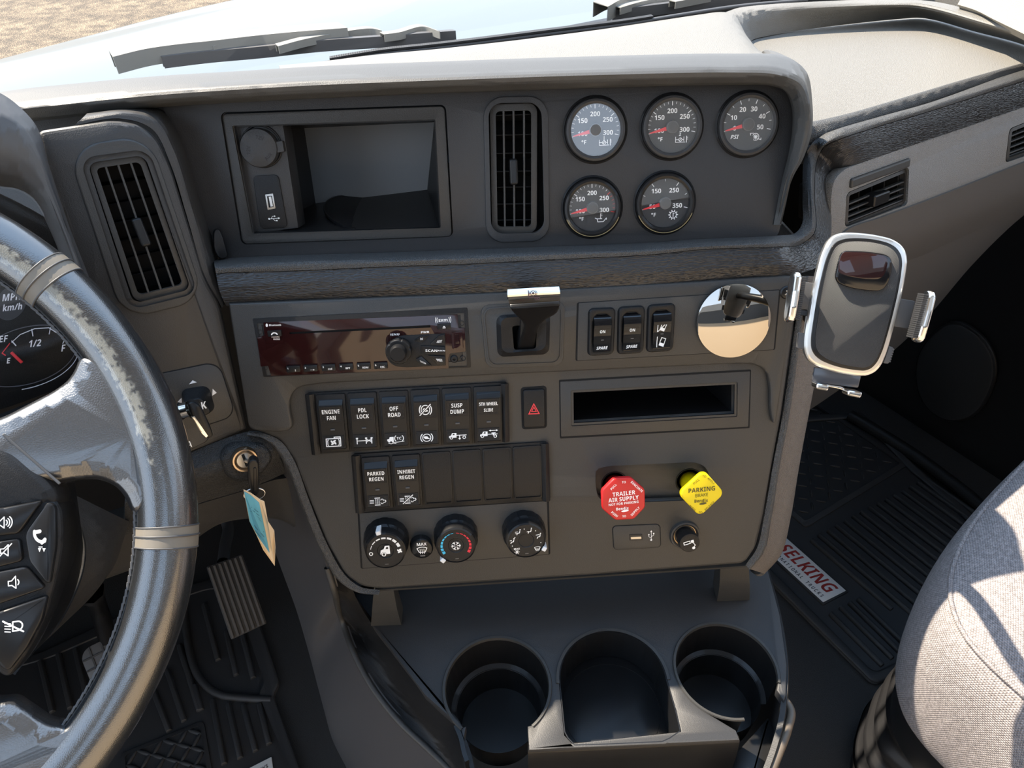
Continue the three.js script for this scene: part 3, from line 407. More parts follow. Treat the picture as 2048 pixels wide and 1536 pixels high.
// ---------- centre console face ----------
const FB = 0.005; // the upper band stands proud of the lower face
const slot = [[1140, 779], [1476, 762], [1475, 834], [1141, 853]], slotOuter = [[1118, 760], [1502, 739], [1499, 856], [1120, 877]], ovalBox = [[1185, 935], [1212, 926], [1395, 918], [1420, 932], [1428, 965], [1420, 998], [1398, 1006], [1215, 1013], [1190, 1000], [1184, 968]];
const radioBox = [[505, 637], [935, 615], [942, 735], [527, 754]], handleHole = [[990, 628], [1102, 622], [1100, 709], [993, 715]];
const faceOutline = [[455, 606], [600, 600], [1000, 584], [1400, 562], [1572, 550], [1604, 556], [1590, 646], [1564, 830], [1545, 930], [1527, 1035], [1513, 1094], [1490, 1128], [1200, 1150], [900, 1170], [760, 1179], [722, 1174], [690, 1150], [655, 1090], [618, 1000], [588, 920], [560, 880], [520, 864], [497, 860]];
const consoleFace = on(lower, 1040, 860, 0, 'centre_console', 'broad dark grey centre console face carrying radio, switches and knobs', 'panel');
{
  const t = consoleFace, s = roundPath(t.qs(faceOutline), 0.006);
  for (const h of [slot, ovalBox]) s.holes.push(roundPath(t.qs(h), h === slot ? 0.002 : 0.006, THREE.Path));
  s.holes.push(roundPath(t.qs(handleHole), 0.008, THREE.Path), roundPath(inset(t.qs(radioBox), 0.03, 0.97, 0.08, 0.92), 0.002, THREE.Path));
  obj('lower_face', ext(s, -0.008, 0, 0.003, 3), M.panel, t);
  const band = [[456, 607], [600, 601], [1000, 585], [1400, 563], [1572, 551], [1603, 557], [1588, 646], [1568, 790], [1560, 842], [1547, 850], [1540, 820], [1541, 775], [1534, 742], [1510, 729], [1470, 728], [1000, 750], [640, 768], [596, 775], [580, 793], [579, 820], [586, 850], [580, 862], [548, 866], [497, 860]];
  const b = roundPath(t.qs(band, FB), [0, 0, 0, 0, 0.004, 0.012, 0.01, 0.02, 0.012, 0.006, 0.01, 0.02, 0.02, 0.012, 0.02, 0.2, 0.2, 0.016, 0.01, 0.01, 0.01, 0.005, 0.012, 0.006]);
  for (const [h, r] of [[inset(t.qs(radioBox, FB), 0.02, 0.98, 0.06, 0.94), 0.002], [t.qs(handleHole, FB), 0.008]]) b.holes.push(roundPath(h, r, THREE.Path));
  obj('upper_band', ext(b, -0.001, FB, 0.0045, 4), M.panel, t);
  // recess behind the two valve knobs
  const f = t.qs(ovalBox), o = roundPath(f, 0.006); for (const [x, y, r] of [[1229, 968, 25], [1378, 962, 25]]) { const c = t.q(x, y, -0.010); o.holes.push(circle(c[0], c[1], (t.q(x + r, y)[0] - t.q(x - r, y)[0]) / 2, THREE.Path)); }
  obj('valve_recess', ext(o, -0.016, -0.010, 0.0005), M.panel, t);
  for (const [x, y, r] of [[1229, 968, 25], [1378, 962, 25]]) { const c = t.q(x, y, -0.010), w = (t.q(x + r, y)[0] - t.q(x - r, y)[0]) / 2, g = lathe([[0, -0.04], [w, -0.04], [w, -0.012], [w * 1.0, -0.0098], [w * 1.08, -0.0094], [w * 1.1, -0.010]]); g.translate(c[0], c[1], 0); obj('valve_socket', g, M.black, t); }
}
{ // leather edge running down both sides of the console, and the right flank
  const t = thing('console_edging', 'grained flank coloured tan as if warmly lit, with piping round both sides of the console', 'trim');
  const rE = L([[1603, 553], [1591, 646], [1565, 830], [1546, 930], [1528, 1035], [1514, 1096], [1491, 1130]], -0.002), rM = L([[1617, 553], [1604, 650], [1579, 830], [1560, 930], [1543, 1037], [1528, 1104], [1500, 1139]], -0.004), rO = L([[1662, 548], [1640, 650], [1598, 836], [1582, 932], [1567, 1026], [1546, 1100], [1506, 1146]], -0.05), rB = rO.map((p) => p.clone().add(V3(-0.015, -0.004, -0.16)));
  obj('right_edge', loft([rE, rE.map((p, i) => p.clone().lerp(rM[i], 0.5).addScaledVector(lower.n, 0.004)), rM], { n: 50, m: 4, t: 0.003 }), M.ledge, t); obj('right_flank', loft([rM.map((p) => p.clone().addScaledVector(lower.n, -0.001)), rM.map((p, i) => p.clone().lerp(rO[i], 0.4).add(V3(0.012, 0, 0.004))), rO, rB], { n: 50, m: 4, t: 0.003 }), M.skin, t);  // flank colour warmed and lightened to stand in for warm light
  const lE = L([[497, 862], [530, 867], [562, 883], [588, 920], [618, 1000], [655, 1090], [690, 1150], [722, 1174], [760, 1180]], -0.001), lM = L([[497, 868], [526, 876], [549, 897], [572, 935], [602, 1012], [642, 1104], [678, 1162], [714, 1183], [758, 1187]], -0.004);
  obj('left_piping', loft([lE, lE.map((p, i) => p.clone().lerp(lM[i], 0.5).addScaledVector(lower.n, 0.005)), lM], { n: 60, m: 4, t: 0.003, flip: true }), M.ledge, t);
  const uE = L([[1500, 1131], [1200, 1151], [900, 1171], [750, 1180]], -0.006), uB = uE.map((p) => p.clone().add(V3(0, 0.006, -0.05)));
  obj('under_lip', loft([uE, uB], { n: 30, m: 3, t: 0.003, flip: true }), M.panel, t);
  settle(t);
}
// radio
{
  const t = on(lower, 720, 685, FB, 'truck_radio', 'slim truck radio with a dark red glossy front and round volume knob', 'radio');
  const Z = (x, y) => [490 + x / 4.096, 590 + y / 4.096], zq = (list, dn = 0) => t.qs(list.map((p) => Z(...p)), dn), R = t.qs(radioBox);
  obj('chassis', ext(roundPath(inset(R, 0.008, 0.992, 0.03, 0.97), 0.001), -0.05, -0.002, 0.0005), M.black, t);
  const s = roundPath(R, 0.0012); s.holes.push(roundPath(inset(R, 0.014, 0.985, 0.075, 0.985), 0.001, THREE.Path)); obj('trim_ring', ext(s, -0.004, 0.0006, 0.0005), M.dark, t);
  obj('trim_plate', ext(roundPath(inset(R, 0.012, 0.988, 0.07, 0.99), 0.001), -0.004, -0.0006, 0.0004), M.black, t);
  const face = obj('front', (() => { const f = roundPath(zq([[150, 222], [1742, 158], [1750, 268], [1800, 268], [1808, 462], [1680, 478], [1665, 520], [1670, 600], [215, 662], [190, 580], [130, 585], [100, 345], [160, 330]]), 0.0006); f.holes.push(roundPath(zq([[360, 300], [1520, 240], [1525, 268], [365, 322]]), 0.0005, THREE.Path)); return ext(f, -0.002, 0.0008, 0.0004); })(), M.radio, t, 'dark red glossy front plate');
  obj('disc_slot', ext(roundPath(zq([[350, 290], [1530, 232], [1532, 274], [352, 330]]), 0.0005), -0.004, -0.0005, 0.0002), M.gap, t);
  for (const [x, y] of [[120, 303], [163, 597], [1775, 232], [1787, 520]]) { const c = t.q(...Z(x, y)), g = lathe([[0, -0.0005], [0.0016, -0.0003], [0.0019, 0.0006], [0.0024, 0.0004]], 20); g.translate(c[0], c[1], 0); obj('corner_screw', g, M.black, t); }
  const panelK = obj('control_area', ext(roundPath(zq([[1170, 380], [1260, 330], [1640, 312], [1645, 575], [1300, 592], [1200, 575], [1140, 470]]), [0.008, 0.01, 0.0005, 0.0005, 0.01, 0.01, 0.01]), -0.001, 0.0012, 0.0004), M.dark, t);
  const btn = (c4, text, sub) => { const b = obj('button', ext(roundPath(zq(c4), 0.0005), 0, 0.0026, 0.0005), M.satin, t); const q = zq(c4); print(b, 'button_print', q, 0.0028, text, 160, 80); return b; };
  const w1 = (a, s2 = 34) => (x, w, h) => words(x, a, w / 2, h / 2 + 2, s2);
  [['1', '\u25b6I'], ['2', '\u2014o'], ['3', 'cxd'], ['4', 'RPT'], ['5', 'RDM'], ['6', 'ESC']].forEach(([n, s2], i) => { const x0 = [340, 482, 628, 773, 916, 1056][i], y0 = [578, 572, 566, 560, 555, 550][i]; btn([[x0, y0], [x0 + 112, y0 - 5], [x0 + 118, y0 + 46], [x0 + 6, y0 + 52]], (x) => { words(x, n, 22, 28, 30); words(x, s2, 100, 54, 32); }); });
  btn([[188, 290], [300, 284], [306, 332], [194, 338]], (x) => { x.lineWidth = 16; x.beginPath(); x.arc(80, 62, 34, 3.5, 5.9); x.stroke(); });
  btn([[1575, 234], [1685, 228], [1688, 274], [1578, 280]], (x) => { fill(x, [62, 48], [98, 48], [80, 26]); x.fillRect(62, 54, 36, 8); });
  btn([[1520, 385], [1590, 325], [1636, 318], [1640, 398], [1530, 402]].slice(1).concat([[1520, 390]]), (x) => words(x, 'NEXT', 80, 54, 30)); btn([[1440, 410], [1638, 418], [1640, 480], [1445, 482]], (x) => { words(x, 'SCAN', 70, 42, 32); words(x, 'ASCN', 136, 40, 20); }); btn([[1500, 488], [1640, 496], [1645, 572], [1590, 575]], (x) => words(x, 'PREV', 86, 34, 30));
  btn([[1385, 368], [1440, 330], [1510, 326], [1450, 385]], (x) => words(x, 'SRC', 80, 42, 34, 'bold', -0.4)); btn([[1400, 520], [1445, 495], [1530, 572], [1440, 574]], (x) => words(x, 'DISP', 84, 46, 30, 'bold', 0.5));
  const kc = t.q(...Z(1268, 440)), kr = 0.0095, knob = obj('volume_knob', (() => { const N = 64, sh = new THREE.Shape(); for (let i = 0; i <= N; i++) { const a = i / N * 2 * Math.PI, r = kr * (1.12 - 0.09 * Math.pow(Math.max(0, Math.sin(a * 6)), 6)); i ? sh.lineTo(Math.cos(a) * r, Math.sin(a) * r) : sh.moveTo(r, 0); } const g = merge([ext(sh, 0.001, 0.012, 0.0015, 3), lathe([[0, 0.0195], [kr * 0.62, 0.019], [kr * 0.72, 0.0175], [kr * 0.76, 0.012]], 40)]); g.translate(kc[0], kc[1], 0); return g; })(), M.satin, t);
  print(t, 'logo_print', zq([[160, 225], [310, 222], [314, 398], [170, 400]]), 0.0010, (x) => { words(x, 'Bluetooth', 150, 36, 36); x.beginPath(); x.ellipse(34, 36, 16, 24, 0, 0, 7); x.fill(); words(x, 'PAIRING', 150, 200, 28); words(x, 'PHONE', 165, 234, 28); }, 256, 300);
  print(t, 'satellite_print', zq([[1545, 178], [1700, 172], [1702, 226], [1547, 232]]), 0.0010, (x) => { words(x, 'sxm', 128, 50, 66); for (const k of [-1, 1]) for (const r of [84, 104]) arc(x, 8, 128, 48, r, k > 0 ? -0.4 : Math.PI - 0.4, k > 0 ? 0.4 : Math.PI + 0.4); }, 256, 96);
  print(t, 'menu_print', zq([[1190, 298], [1520, 284], [1522, 326], [1192, 338]]), 0.0010, (x) => { words(x, 'MENU', 30, 40, 36); words(x, 'PWR', 310, 26, 36); }, 360, 64);
  const p = obj('usb_port', ext((() => { const a = roundPath(zq([[1690, 300], [1782, 296], [1790, 436], [1698, 440]]), 0.001); a.holes.push(roundPath(zq([[1716, 312], [1756, 310], [1762, 402], [1722, 404]]), 0.0005, THREE.Path)); return a; })(), 0, 0.0016, 0.0004), M.radio, t); obj('contact', ext(roundPath(zq([[1724, 330], [1746, 328], [1750, 396], [1728, 398]]), 0.0003), -0.0005, 0.0006, 0.0002), M.steel, p);
  const jc = t.q(...Z(1714, 525)), jg = lathe([[0.0008, -0.001], [0.0012, 0.0008], [0.0026, 0.0008], [0.0034, 0]], 24); jg.translate(jc[0], jc[1], 0); obj('audio_jack', jg, M.dark, t);
}
// rocker switches in two banks
const symbols = {
  fan: (x) => { x.lineWidth = 12; x.strokeRect(40, 34, 176, 106); line(x, 10, [66, 50], [58, 60], [58, 116], [66, 126]); line(x, 10, [190, 50], [198, 60], [198, 116], [190, 126]); line(x, 12, [140, 30], [140, 14], [214, 14], [214, 32]); for (let i = 0; i < 4; i++) { const a = i * 1.571 + 0.5; x.beginPath(); x.ellipse(128 + Math.cos(a) * 22, 87 + Math.sin(a) * 20, 22, 12, a + 0.5, 0, 7); x.fill(); } },
  axles: (x) => { line(x, 10, [36, 84], [216, 84]); for (const c of [36, 148, 216]) line(x, 12, [c, 44], [c, 124]); line(x, 8, [150, 60], [212, 108]); line(x, 8, [150, 108], [212, 60]); for (const c of [26, 46, 138, 158, 206, 226]) line(x, 7, [c, 44], [c, 56]); },
  tc: (x) => { fill(x, [24, 110], [24, 84], [48, 78], [56, 52], [104, 52], [104, 110]); for (const c of [48, 92]) { x.beginPath(); x.arc(c, 112, 15, 0, 7); x.fill(); } arc(x, 10, 170, 76, 54, 2.4, 3.9); arc(x, 10, 170, 76, 54, -0.75, 0.75); words(x, 'TC', 170, 76, 52); line(x, 8, [90, 134], [230, 118]); line(x, 8, [40, 138], [70, 148], [100, 138], [130, 148]); },
  noDescent: (x) => { arc(x, 10, 128, 88, 52, 0, 7); arc(x, 11, 128, 88, 74, 2.4, 3.9); arc(x, 11, 128, 88, 74, -0.75, 0.75); fill(x, [92, 92], [104, 70], [140, 66], [146, 86], [164, 104], [120, 112]); x.strokeStyle = '#0a0a0a'; line(x, 26, [58, 148], [190, 28]); x.strokeStyle = '#f4f4f2'; line(x, 11, [58, 148], [190, 28]); },
  descent: (x) => { arc(x, 10, 128, 88, 50, 0, 7); arc(x, 11, 128, 88, 74, 2.4, 3.9); arc(x, 11, 128, 88, 74, -0.75, 0.75); fill(x, [88, 86], [100, 66], [136, 70], [148, 88], [170, 106], [110, 104]); },
  dump: (x) => { truckIcon(x); line(x, 10, [116, 76], [232, 76]); for (const c of [206]) arc(x, 9, c, 108, 17, 0, 7); line(x, 10, [150, 84], [150, 128]); fill(x, [132, 116], [168, 116], [150, 140]); },
  slide: (x) => { truckIcon(x); line(x, 9, [116, 84], [232, 84]); line(x, 9, [140, 34], [230, 34]); fill(x, [128, 34], [152, 20], [152, 48]); fill(x, [242, 34], [218, 20], [218, 48]); x.fillRect(160, 62, 50, 14); x.fillRect(176, 62, 14, 40); arc(x, 9, 206, 114, 17, 0, 7); },
  regen: (x) => { filterIcon(x); }, noRegen: (x) => { filterIcon(x); x.strokeStyle = '#0a0a0a'; line(x, 26, [60, 146], [186, 24]); x.strokeStyle = '#f4f4f2'; line(x, 11, [60, 146], [186, 24]); },
};
function truckIcon(x) { fill(x, [20, 108], [20, 84], [44, 76], [58, 44], [112, 44], [112, 108]); x.fillStyle = '#0a0a0a'; fill(x, [62, 72], [70, 54], [88, 54], [88, 72]); x.beginPath(); x.arc(48, 110, 20, 0, 7); x.fill(); x.fillStyle = '#f4f4f2'; arc(x, 9, 48, 110, 15, 0, 7); }
function filterIcon(x) { x.fillRect(84, 30, 70, 14); x.fillRect(84, 134, 70, 14); for (let i = 0; i < 5; i++) { x.fillRect(92, 52 + i * 16, 12, 9); x.fillRect(114, 52 + i * 16, 12, 9); x.fillRect(134, 52 + i * 16, 12, 9); } for (const y of [70, 90, 110]) line(x, 9, [24, y], [70, y]); arc(x, 9, 178, 72, 16, 3.2, 6.6); arc(x, 9, 208, 90, 17, 4.2, 8.4); arc(x, 9, 176, 112, 14, 0, 3.4); }
function rocker(cell, label, lines, symbol) {
  const c = bil(cell, 0.5, 0.5), t = on(lower, c[0], c[1], 0.002, 'rocker_switch', label, 'switch', 'rocker switches of the two banks'), Q = t.qs(cell);
  const fr = roundPath(inset(Q, 0.04, 0.965, 0.03, 0.985), 0.0015); fr.holes.push(roundPath(inset(Q, 0.12, 0.90, 0.10, 0.915), 0.001, THREE.Path)); obj('frame', ext(fr, -0.002, 0.0022, 0.0008), M.dark, t);
  const zs = [[0.085, 0.0002], [0.10, 0.0014], [0.185, 0.0060], [0.205, 0.0066], [0.48, 0.0054], [0.7, 0.0052], [0.9, 0.0066], [0.925, 0.0056], [0.93, 0.0]];
  const zAt = (k) => { for (let i = 1; i < zs.length; i++) if (k <= zs[i][0]) return zs[i - 1][1] + (zs[i][1] - zs[i - 1][1]) * (k - zs[i - 1][0]) / (zs[i][0] - zs[i - 1][0]); return 0; };
  const row = (s, f = (z) => z) => zs.map(([k, z]) => { const p = bil(Q, s, k); return V3(p[0], p[1], f(z)); });
  obj('rocker', loft([row(0.135, () => -0.001), row(0.137), row(0.885), row(0.887, () => -0.001)], { n: 40, m: 1, hard: true, t: 0.0008, straight: true }), M.satin, t);
  const plate = (name, k0, k1, s0, s1) => { const q = inset(Q, s0, s1, k0, k1), rows = [0, 0.5, 1].map((v) => [[0], [1]].map(([u]) => { const k = k0 + (k1 - k0) * v, p = bil(q, u, v); return V3(p[0], p[1], zAt(k) + 0.0005); })); return [obj(name, loft(rows, { n: 2, m: 3, t: 0.0012, flip: true, straight: true }), M.dark, t), q, k0, k1]; };
  const pr = ([p, q, k0, k1], n, draw, w, h) => print(p, n, q, (u, v) => zAt(k0 + (k1 - k0) * v) + 0.0008, draw, w, h);
  pr(plate('legend_plate', 0.205, 0.475, 0.17, 0.84), 'legend', (x) => { if (Array.isArray(lines)) lines.forEach((s, i) => words(x, s, 128, 56 + i * 70, lines[0].length > 8 ? 52 : 64, 'bold', 0, lines[0].length > 8 ? 0.82 : 0.92)); else { x.save(); x.translate(0, 0); lines(x); x.restore(); } }, 256, 180);
  pr(plate('symbol_plate', 0.70, 0.905, 0.17, 0.84), 'symbol', symbol, 256, 176);
  const d = bil(Q, 0.51, 0.595); obj('indicator', box(d[0] - 0.0019, d[0] + 0.0019, d[1] - 0.0007, d[1] + 0.0007, 0.0045, 0.0061, 0.0002), M.grey, t);
}
const bankA = [[614, 785], [1014, 763], [1016, 881], [628, 907]], cellsA = [[629, 785], [1007, 766], [1008, 885], [641, 904]], bankB = [[706, 907], [1094, 882], [1097, 999], [715, 1023]], cellsB = [[720, 911], [1084, 887], [1086, 997], [730, 1019]];
for (const [b, label] of [[bankA, 'black mounting plate of the upper row of rocker switches'], [bankB, 'black mounting plate of the lower row of rocker switches and blanks']]) {
  const c = bil(b, 0.5, 0.5), t = on(lower, c[0], c[1], 0, 'switch_bank', label, 'plate', 'switch mounting plates'), Q = t.qs(b); obj('plate', ext(roundPath(Q, 0.002), -0.004, 0.002, 0.0005), M.dark, t);
  for (const [s0, s1] of [[0.001, 0.03], [0.975, 0.999]]) { const q = inset(Q, s0, s1, 0.01, 0.99); obj('end_cheek', loft([q.slice(0, 1).concat(q.slice(3)).reverse().map((p) => V3(p[0], p[1], 0.0022)), [bil(q, 0.5, 1), bil(q, 0.5, 0)].map((p) => V3(p[0], p[1], 0.004)), [q[2], q[1]].map((p) => V3(p[0], p[1], 0.0022))], { n: 2, m: 2, t: 0.002 }), M.dark, t); }
}
const cell = (cs, i) => inset(cs, i / 6, (i + 1) / 6, 0, 1);
rocker(cell(cellsA, 0), 'rocker switch reading ENGINE FAN', ['ENGINE', 'FAN'], symbols.fan);
rocker(cell(cellsA, 1), 'rocker switch reading PDL LOCK', ['PDL', 'LOCK'], symbols.axles);
rocker(cell(cellsA, 2), 'rocker switch reading OFF ROAD', ['OFF', 'ROAD'], symbols.tc);
rocker(cell(cellsA, 3), 'rocker switch with two round hill symbols and no words', symbols.noDescent, symbols.descent);
rocker(cell(cellsA, 4), 'rocker switch reading SUSP DUMP', ['SUSP', 'DUMP'], symbols.dump);
rocker(cell(cellsA, 5), 'rocker switch reading 5TH WHEEL SLIDE', ['5TH WHEEL', 'SLIDE'], symbols.slide);
rocker(cell(cellsB, 0), 'rocker switch reading PARKED REGEN', ['PARKED', 'REGEN'], symbols.regen);
rocker(cell(cellsB, 1), 'rocker switch reading INHIBIT REGEN', ['INHIBIT', 'REGEN'], symbols.noRegen);
['first blank switch cover, right beside the INHIBIT REGEN switch', 'second blank switch cover to the right of the INHIBIT REGEN switch', 'third blank switch cover to the right of the INHIBIT REGEN switch', 'last blank switch cover at the right end of the lower row'].forEach((label, i) => {
  const cl = cell(cellsB, i + 2), c = bil(cl, 0.5, 0.5), t = on(lower, c[0], c[1], 0.002, 'blank_switch_cover', label, 'switch cover', 'blank switch covers'), Q = t.qs(cl), fr = roundPath(inset(Q, 0.03, 0.97, 0.02, 0.98), 0.002); fr.holes.push(roundPath(inset(Q, 0.065, 0.935, 0.045, 0.955), 0.0015, THREE.Path));
  obj('rim', ext(fr, -0.001, 0.0014, 0.0004), M.dark, t); const q = inset(Q, 0.075, 0.925, 0.05, 0.95), rows = [0, 0.25, 0.5, 0.75, 1].map((v) => [0, 1].map((u) => { const p = bil(q, u, v); return V3(p[0], p[1], 0.0004 + 0.0012 * Math.sin(v * Math.PI)); }));
  obj('curved_cover', loft(rows, { n: 2, m: 3, t: 0.001, flip: true, straight: true }), M.dark, t);
});
// ---------- fittings of the upper band ----------
function flush(t, name, px, r, dn = 0, m = M.panel, g = 0.0014) { // plate let into a face with a dark joint round it
  const q = t.qs(px, dn), c = q.reduce((a, p) => [a[0] + p[0] / q.length, a[1] + p[1] / q.length], [0, 0]), grow = (k) => q.map((p) => { const d = Math.hypot(p[0] - c[0], p[1] - c[1]); return [p[0] + (p[0] - c[0]) / d * k, p[1] + (p[1] - c[1]) / d * k]; });
  obj('joint', ext(roundPath(grow(g), r + g * 0.5), dn - 0.004, dn + 0.0004, 0.0002), M.gap, t);
  const s = roundPath(q, r); return { s, add: () => obj(name, ext(s, dn - 0.003, dn + 0.0008, 0.0005), m, t) };
}
{ // T shaped pull handle in its cup
  const t = on(lower, 1048, 668, FB, 'trailer_brake_lever', 'black T shaped pull handle with a shiny metal top, right of the radio', 'lever');
  const ring = roundPath(t.qs([[960, 610], [1130, 601], [1126, 731], [972, 736]]), 0.008); ring.holes.push(roundPath(t.qs(handleHole), 0.008, THREE.Path)); obj('base_plate', ext(ring, -0.001, 0.0012, 0.0008), M.panel, t);
  const r2 = roundPath(t.qs([[965, 615], [1125, 606], [1121, 726], [976, 731]]), 0.0075); r2.holes.push(roundPath(t.qs([[967, 617], [1123, 608], [1119, 724], [978, 729]]), 0.0072, THREE.Path)); obj('rim_line', ext(r2, 0.001, 0.0018, 0.0003), M.panel, t);
  const Q0 = t.qs([[992, 630], [1100, 624], [1098, 707], [995, 713]]), Q1 = t.qs([[1001, 636], [1093, 630], [1091, 700], [1004, 706]], 0.005), Q2 = t.qs([[1024, 652], [1074, 648], [1072, 697], [1028, 700]], 0.004), Q3 = t.qs([[1026, 654], [1072, 650], [1071, 695], [1030, 698]], -0.02);
  const rw = (q, z, r = 0.006) => { const p = roundPath(q, r).getSpacedPoints(48); return p.map((v) => V3(v.x, v.y, z)); };
  obj('cup', loft([rw(Q0, -0.006), rw(Q0, 0.002), rw(Q1, 0.0055), rw(Q2, 0.004, 0.002), rw(Q3, -0.02, 0.002)], { n: 97, m: 3, hard: true, t: 0.001, flip: true }), M.dark, t); obj('cup_floor', ext(roundPath(Q3, 0.001), -0.024, -0.019, 0.0005), M.gap, t);
  const slope = new Plane(lower.hit(1050, 694, -0.004), lower.u, lower.hit(1070, 596, 0.046).sub(lower.hit(1050, 694, -0.004)).addScaledVector(lower.u, -0.004)), h = on(slope, 1060, 640, 0, 'x'); taken.delete('x'); scene.remove(h);
  const body = obj('stem', ext(roundPath(h.qs([[1017, 604], [1120, 597], [1115, 616], [1085, 633], [1075, 647], [1070, 668], [1071, 694], [1029, 697], [1034, 682], [1043, 655], [1048, 638], [1026, 617]]), [0.002, 0.002, 0.004, 0.01, 0.01, 0.02, 0.001, 0.001, 0.01, 0.01, 0.01, 0.006]), -0.010, 0.006, 0.003, 3), M.satin, t);
  body.position.copy(t.w(h.position)); body.quaternion.copy(lower.quaternion.invert().multiply(slope.quaternion));
  const w = (x, y, n) => t.w(slope.hit(x, y, n)), cap = obj('metal_top', loft([[w(1015, 579, 0.002), w(1060, 576, 0.002), w(1118, 573, 0.002)], [w(1015, 590, 0.008), w(1060, 587, 0.008), w(1120, 584, 0.008)], [w(1018, 605, 0.008), w(1065, 602, 0.008), w(1120, 598, 0.008)], [w(1018, 609, 0.006), w(1065, 606, 0.006), w(1120, 602, 0.006)]], { n: 30, m: 4, t: 0.006, flip: true }), M.chrome, t, 'shiny metal top face');
  const q3 = [w(1016, 580, 0.0098), w(1117, 574, 0.0098), w(1120, 599, 0.0098), w(1018, 605, 0.0098)]; const g = print(cap, 'handle_print', q3.map((p) => [p.x, p.y]), (u, v) => q3[0].z * (1 - u) * (1 - v) + q3[1].z * u * (1 - v) + q3[2].z * u * v + q3[3].z * (1 - u) * v, (x) => { x.strokeStyle = '#5a4a58'; arc(x, 9, 250, 52, 26, 0, 7); x.fillStyle = '#6a5c66'; x.beginPath(); x.arc(250, 52, 14, 0, 7); x.fill(); arc(x, 6, 250, 52, 38, -0.8, 0.8); arc(x, 6, 250, 52, 38, 2.3, 3.9); line(x, 10, [204, 20], [204, 100], [310, 100]); arc(x, 7, 272, 116, 11, 0, 7); arc(x, 7, 298, 116, 11, 0, 7); }, 512, 140);
}
{ // flush plate with three spare switches, mirror disc and screw
  const t = on(lower, 1355, 650, FB, 'auxiliary_switch_plate', 'rectangular flush plate right of the T handle holding three small switches', 'plate'); flush(t, 'plate', [[1157, 606], [1558, 580], [1547, 699], [1154, 721]], 0.001).add();
}
function smallSwitch(px, label, draw) {
  const c = bil(px, 0.5, 0.5), t = on(lower, c[0], c[1], FB + 0.0006, 'small_rocker_switch', label, 'switch', 'small switches on the flush plate'), Q = t.qs(px), ring = (z, k) => roundPath(inset(Q, k, 1 - k, k * 0.6, 1 - k * 0.6), 0.0045).getSpacedPoints(48).map((v) => V3(v.x, v.y, z));
  obj('bezel', loft([ring(0, 0), ring(0.0028, 0.03), ring(0.0036, 0.1), ring(0.002, 0.2), ring(-0.001, 0.22)], { n: 97, m: 3, t: 0.0006, flip: true }), M.dark, t);
  const zs = [[0.14, 0.0006], [0.2, 0.004], [0.34, 0.0066], [0.55, 0.0052], [0.75, 0.0048], [0.9, 0.0058], [0.915, 0]], zf = (k) => { for (let i = 1; i < zs.length; i++) if (k <= zs[i][0]) return zs[i - 1][1] + (zs[i][1] - zs[i - 1][1]) * (k - zs[i - 1][0]) / (zs[i][0] - zs[i - 1][0]); return 0.005; };
  const row = (s, down) => zs.map(([k, z]) => { const p = bil(Q, s, k); return V3(p[0], p[1], down ? -0.001 : z); });
  const body = obj('rocker', loft([row(0.195, 1), row(0.2), row(0.83), row(0.835, 1)], { n: 40, m: 1, hard: true, t: 0.0008, straight: true }), M.gloss, t);
  print(body, 'rocker_print', inset(Q, 0.21, 0.82, 0.3, 0.9), (u, v) => zf(0.3 + 0.6 * v) + 0.0003, draw, 200, 320);
}
const spare = (x) => { words(x, 'ON', 100, 92, 46); words(x, 'SPARE', 96, 276, 46, 'italic bold'); x.fillStyle = '#777'; x.fillRect(84, 184, 36, 7); };
const lane = (k) => (x) => { for (const y of [20, 190]) { line(x, 8, [48, y], [44, y + 110]); x.save(); x.translate(110, y + 60); x.rotate(0.35); x.lineWidth = 8; x.strokeRect(-26, -44, 52, 60); x.fillRect(-30, 16, 60, 30); x.restore(); } line(x, 9, [52, 128], [164, 20]); x.fillStyle = '#777'; x.fillRect(84, 156, 36, 7); };
smallSwitch([[1176, 616], [1231, 614], [1227, 708], [1174, 712]], 'small glossy switch reading ON and SPARE, nearest the T handle', spare);
smallSwitch([[1235, 613], [1290, 610], [1286, 705], [1233, 709]], 'small glossy switch reading ON and SPARE, in the middle of the three', spare);
smallSwitch([[1294, 609], [1351, 605], [1345, 701], [1291, 705]], 'small glossy switch with two lane keeping symbols, nearest the mirror disc', lane(0));
{
  const t = on(lower, 1465, 641, FB + 0.001, 'mirror_disc', 'round mirror-like metal disc stuck beside the phone holder', 'disc'), r = (t.q(1538, 641)[0] - t.q(1391, 641)[0]) / 2;
  obj('adhesive_back', lathe([[0, 0.0018], [r * 0.97, 0.0018], [r * 0.97, 0]], 64), M.black, t); obj('mirror_face', ext(circle(0, 0, r), 0.0016, 0.0032, 0.0004, 2, 48), M.mirror, t); t.rotateX(rad(-0.5));
  const s = on(lower, 1573, 585, FB, 'cross_head_screw', 'small black cross head screw at the top right of the console face', 'screw'), w = (s.q(1586, 585)[0] - s.q(1560, 585)[0]) / 2;
  obj('head', lathe([[0, 0.0028], [w * 0.5, 0.0026], [w * 0.85, 0.0016], [w, 0.0004], [w, 0]], 32), M.satin, s); for (const a of [0.5, 2.07]) obj('cross_slot', (() => { const g = box(-w * 0.5, w * 0.5, -0.0005, 0.0005, 0.0020, 0.0031, 0.0002); g.rotateZ(a); return g; })(), M.steel, s);
}
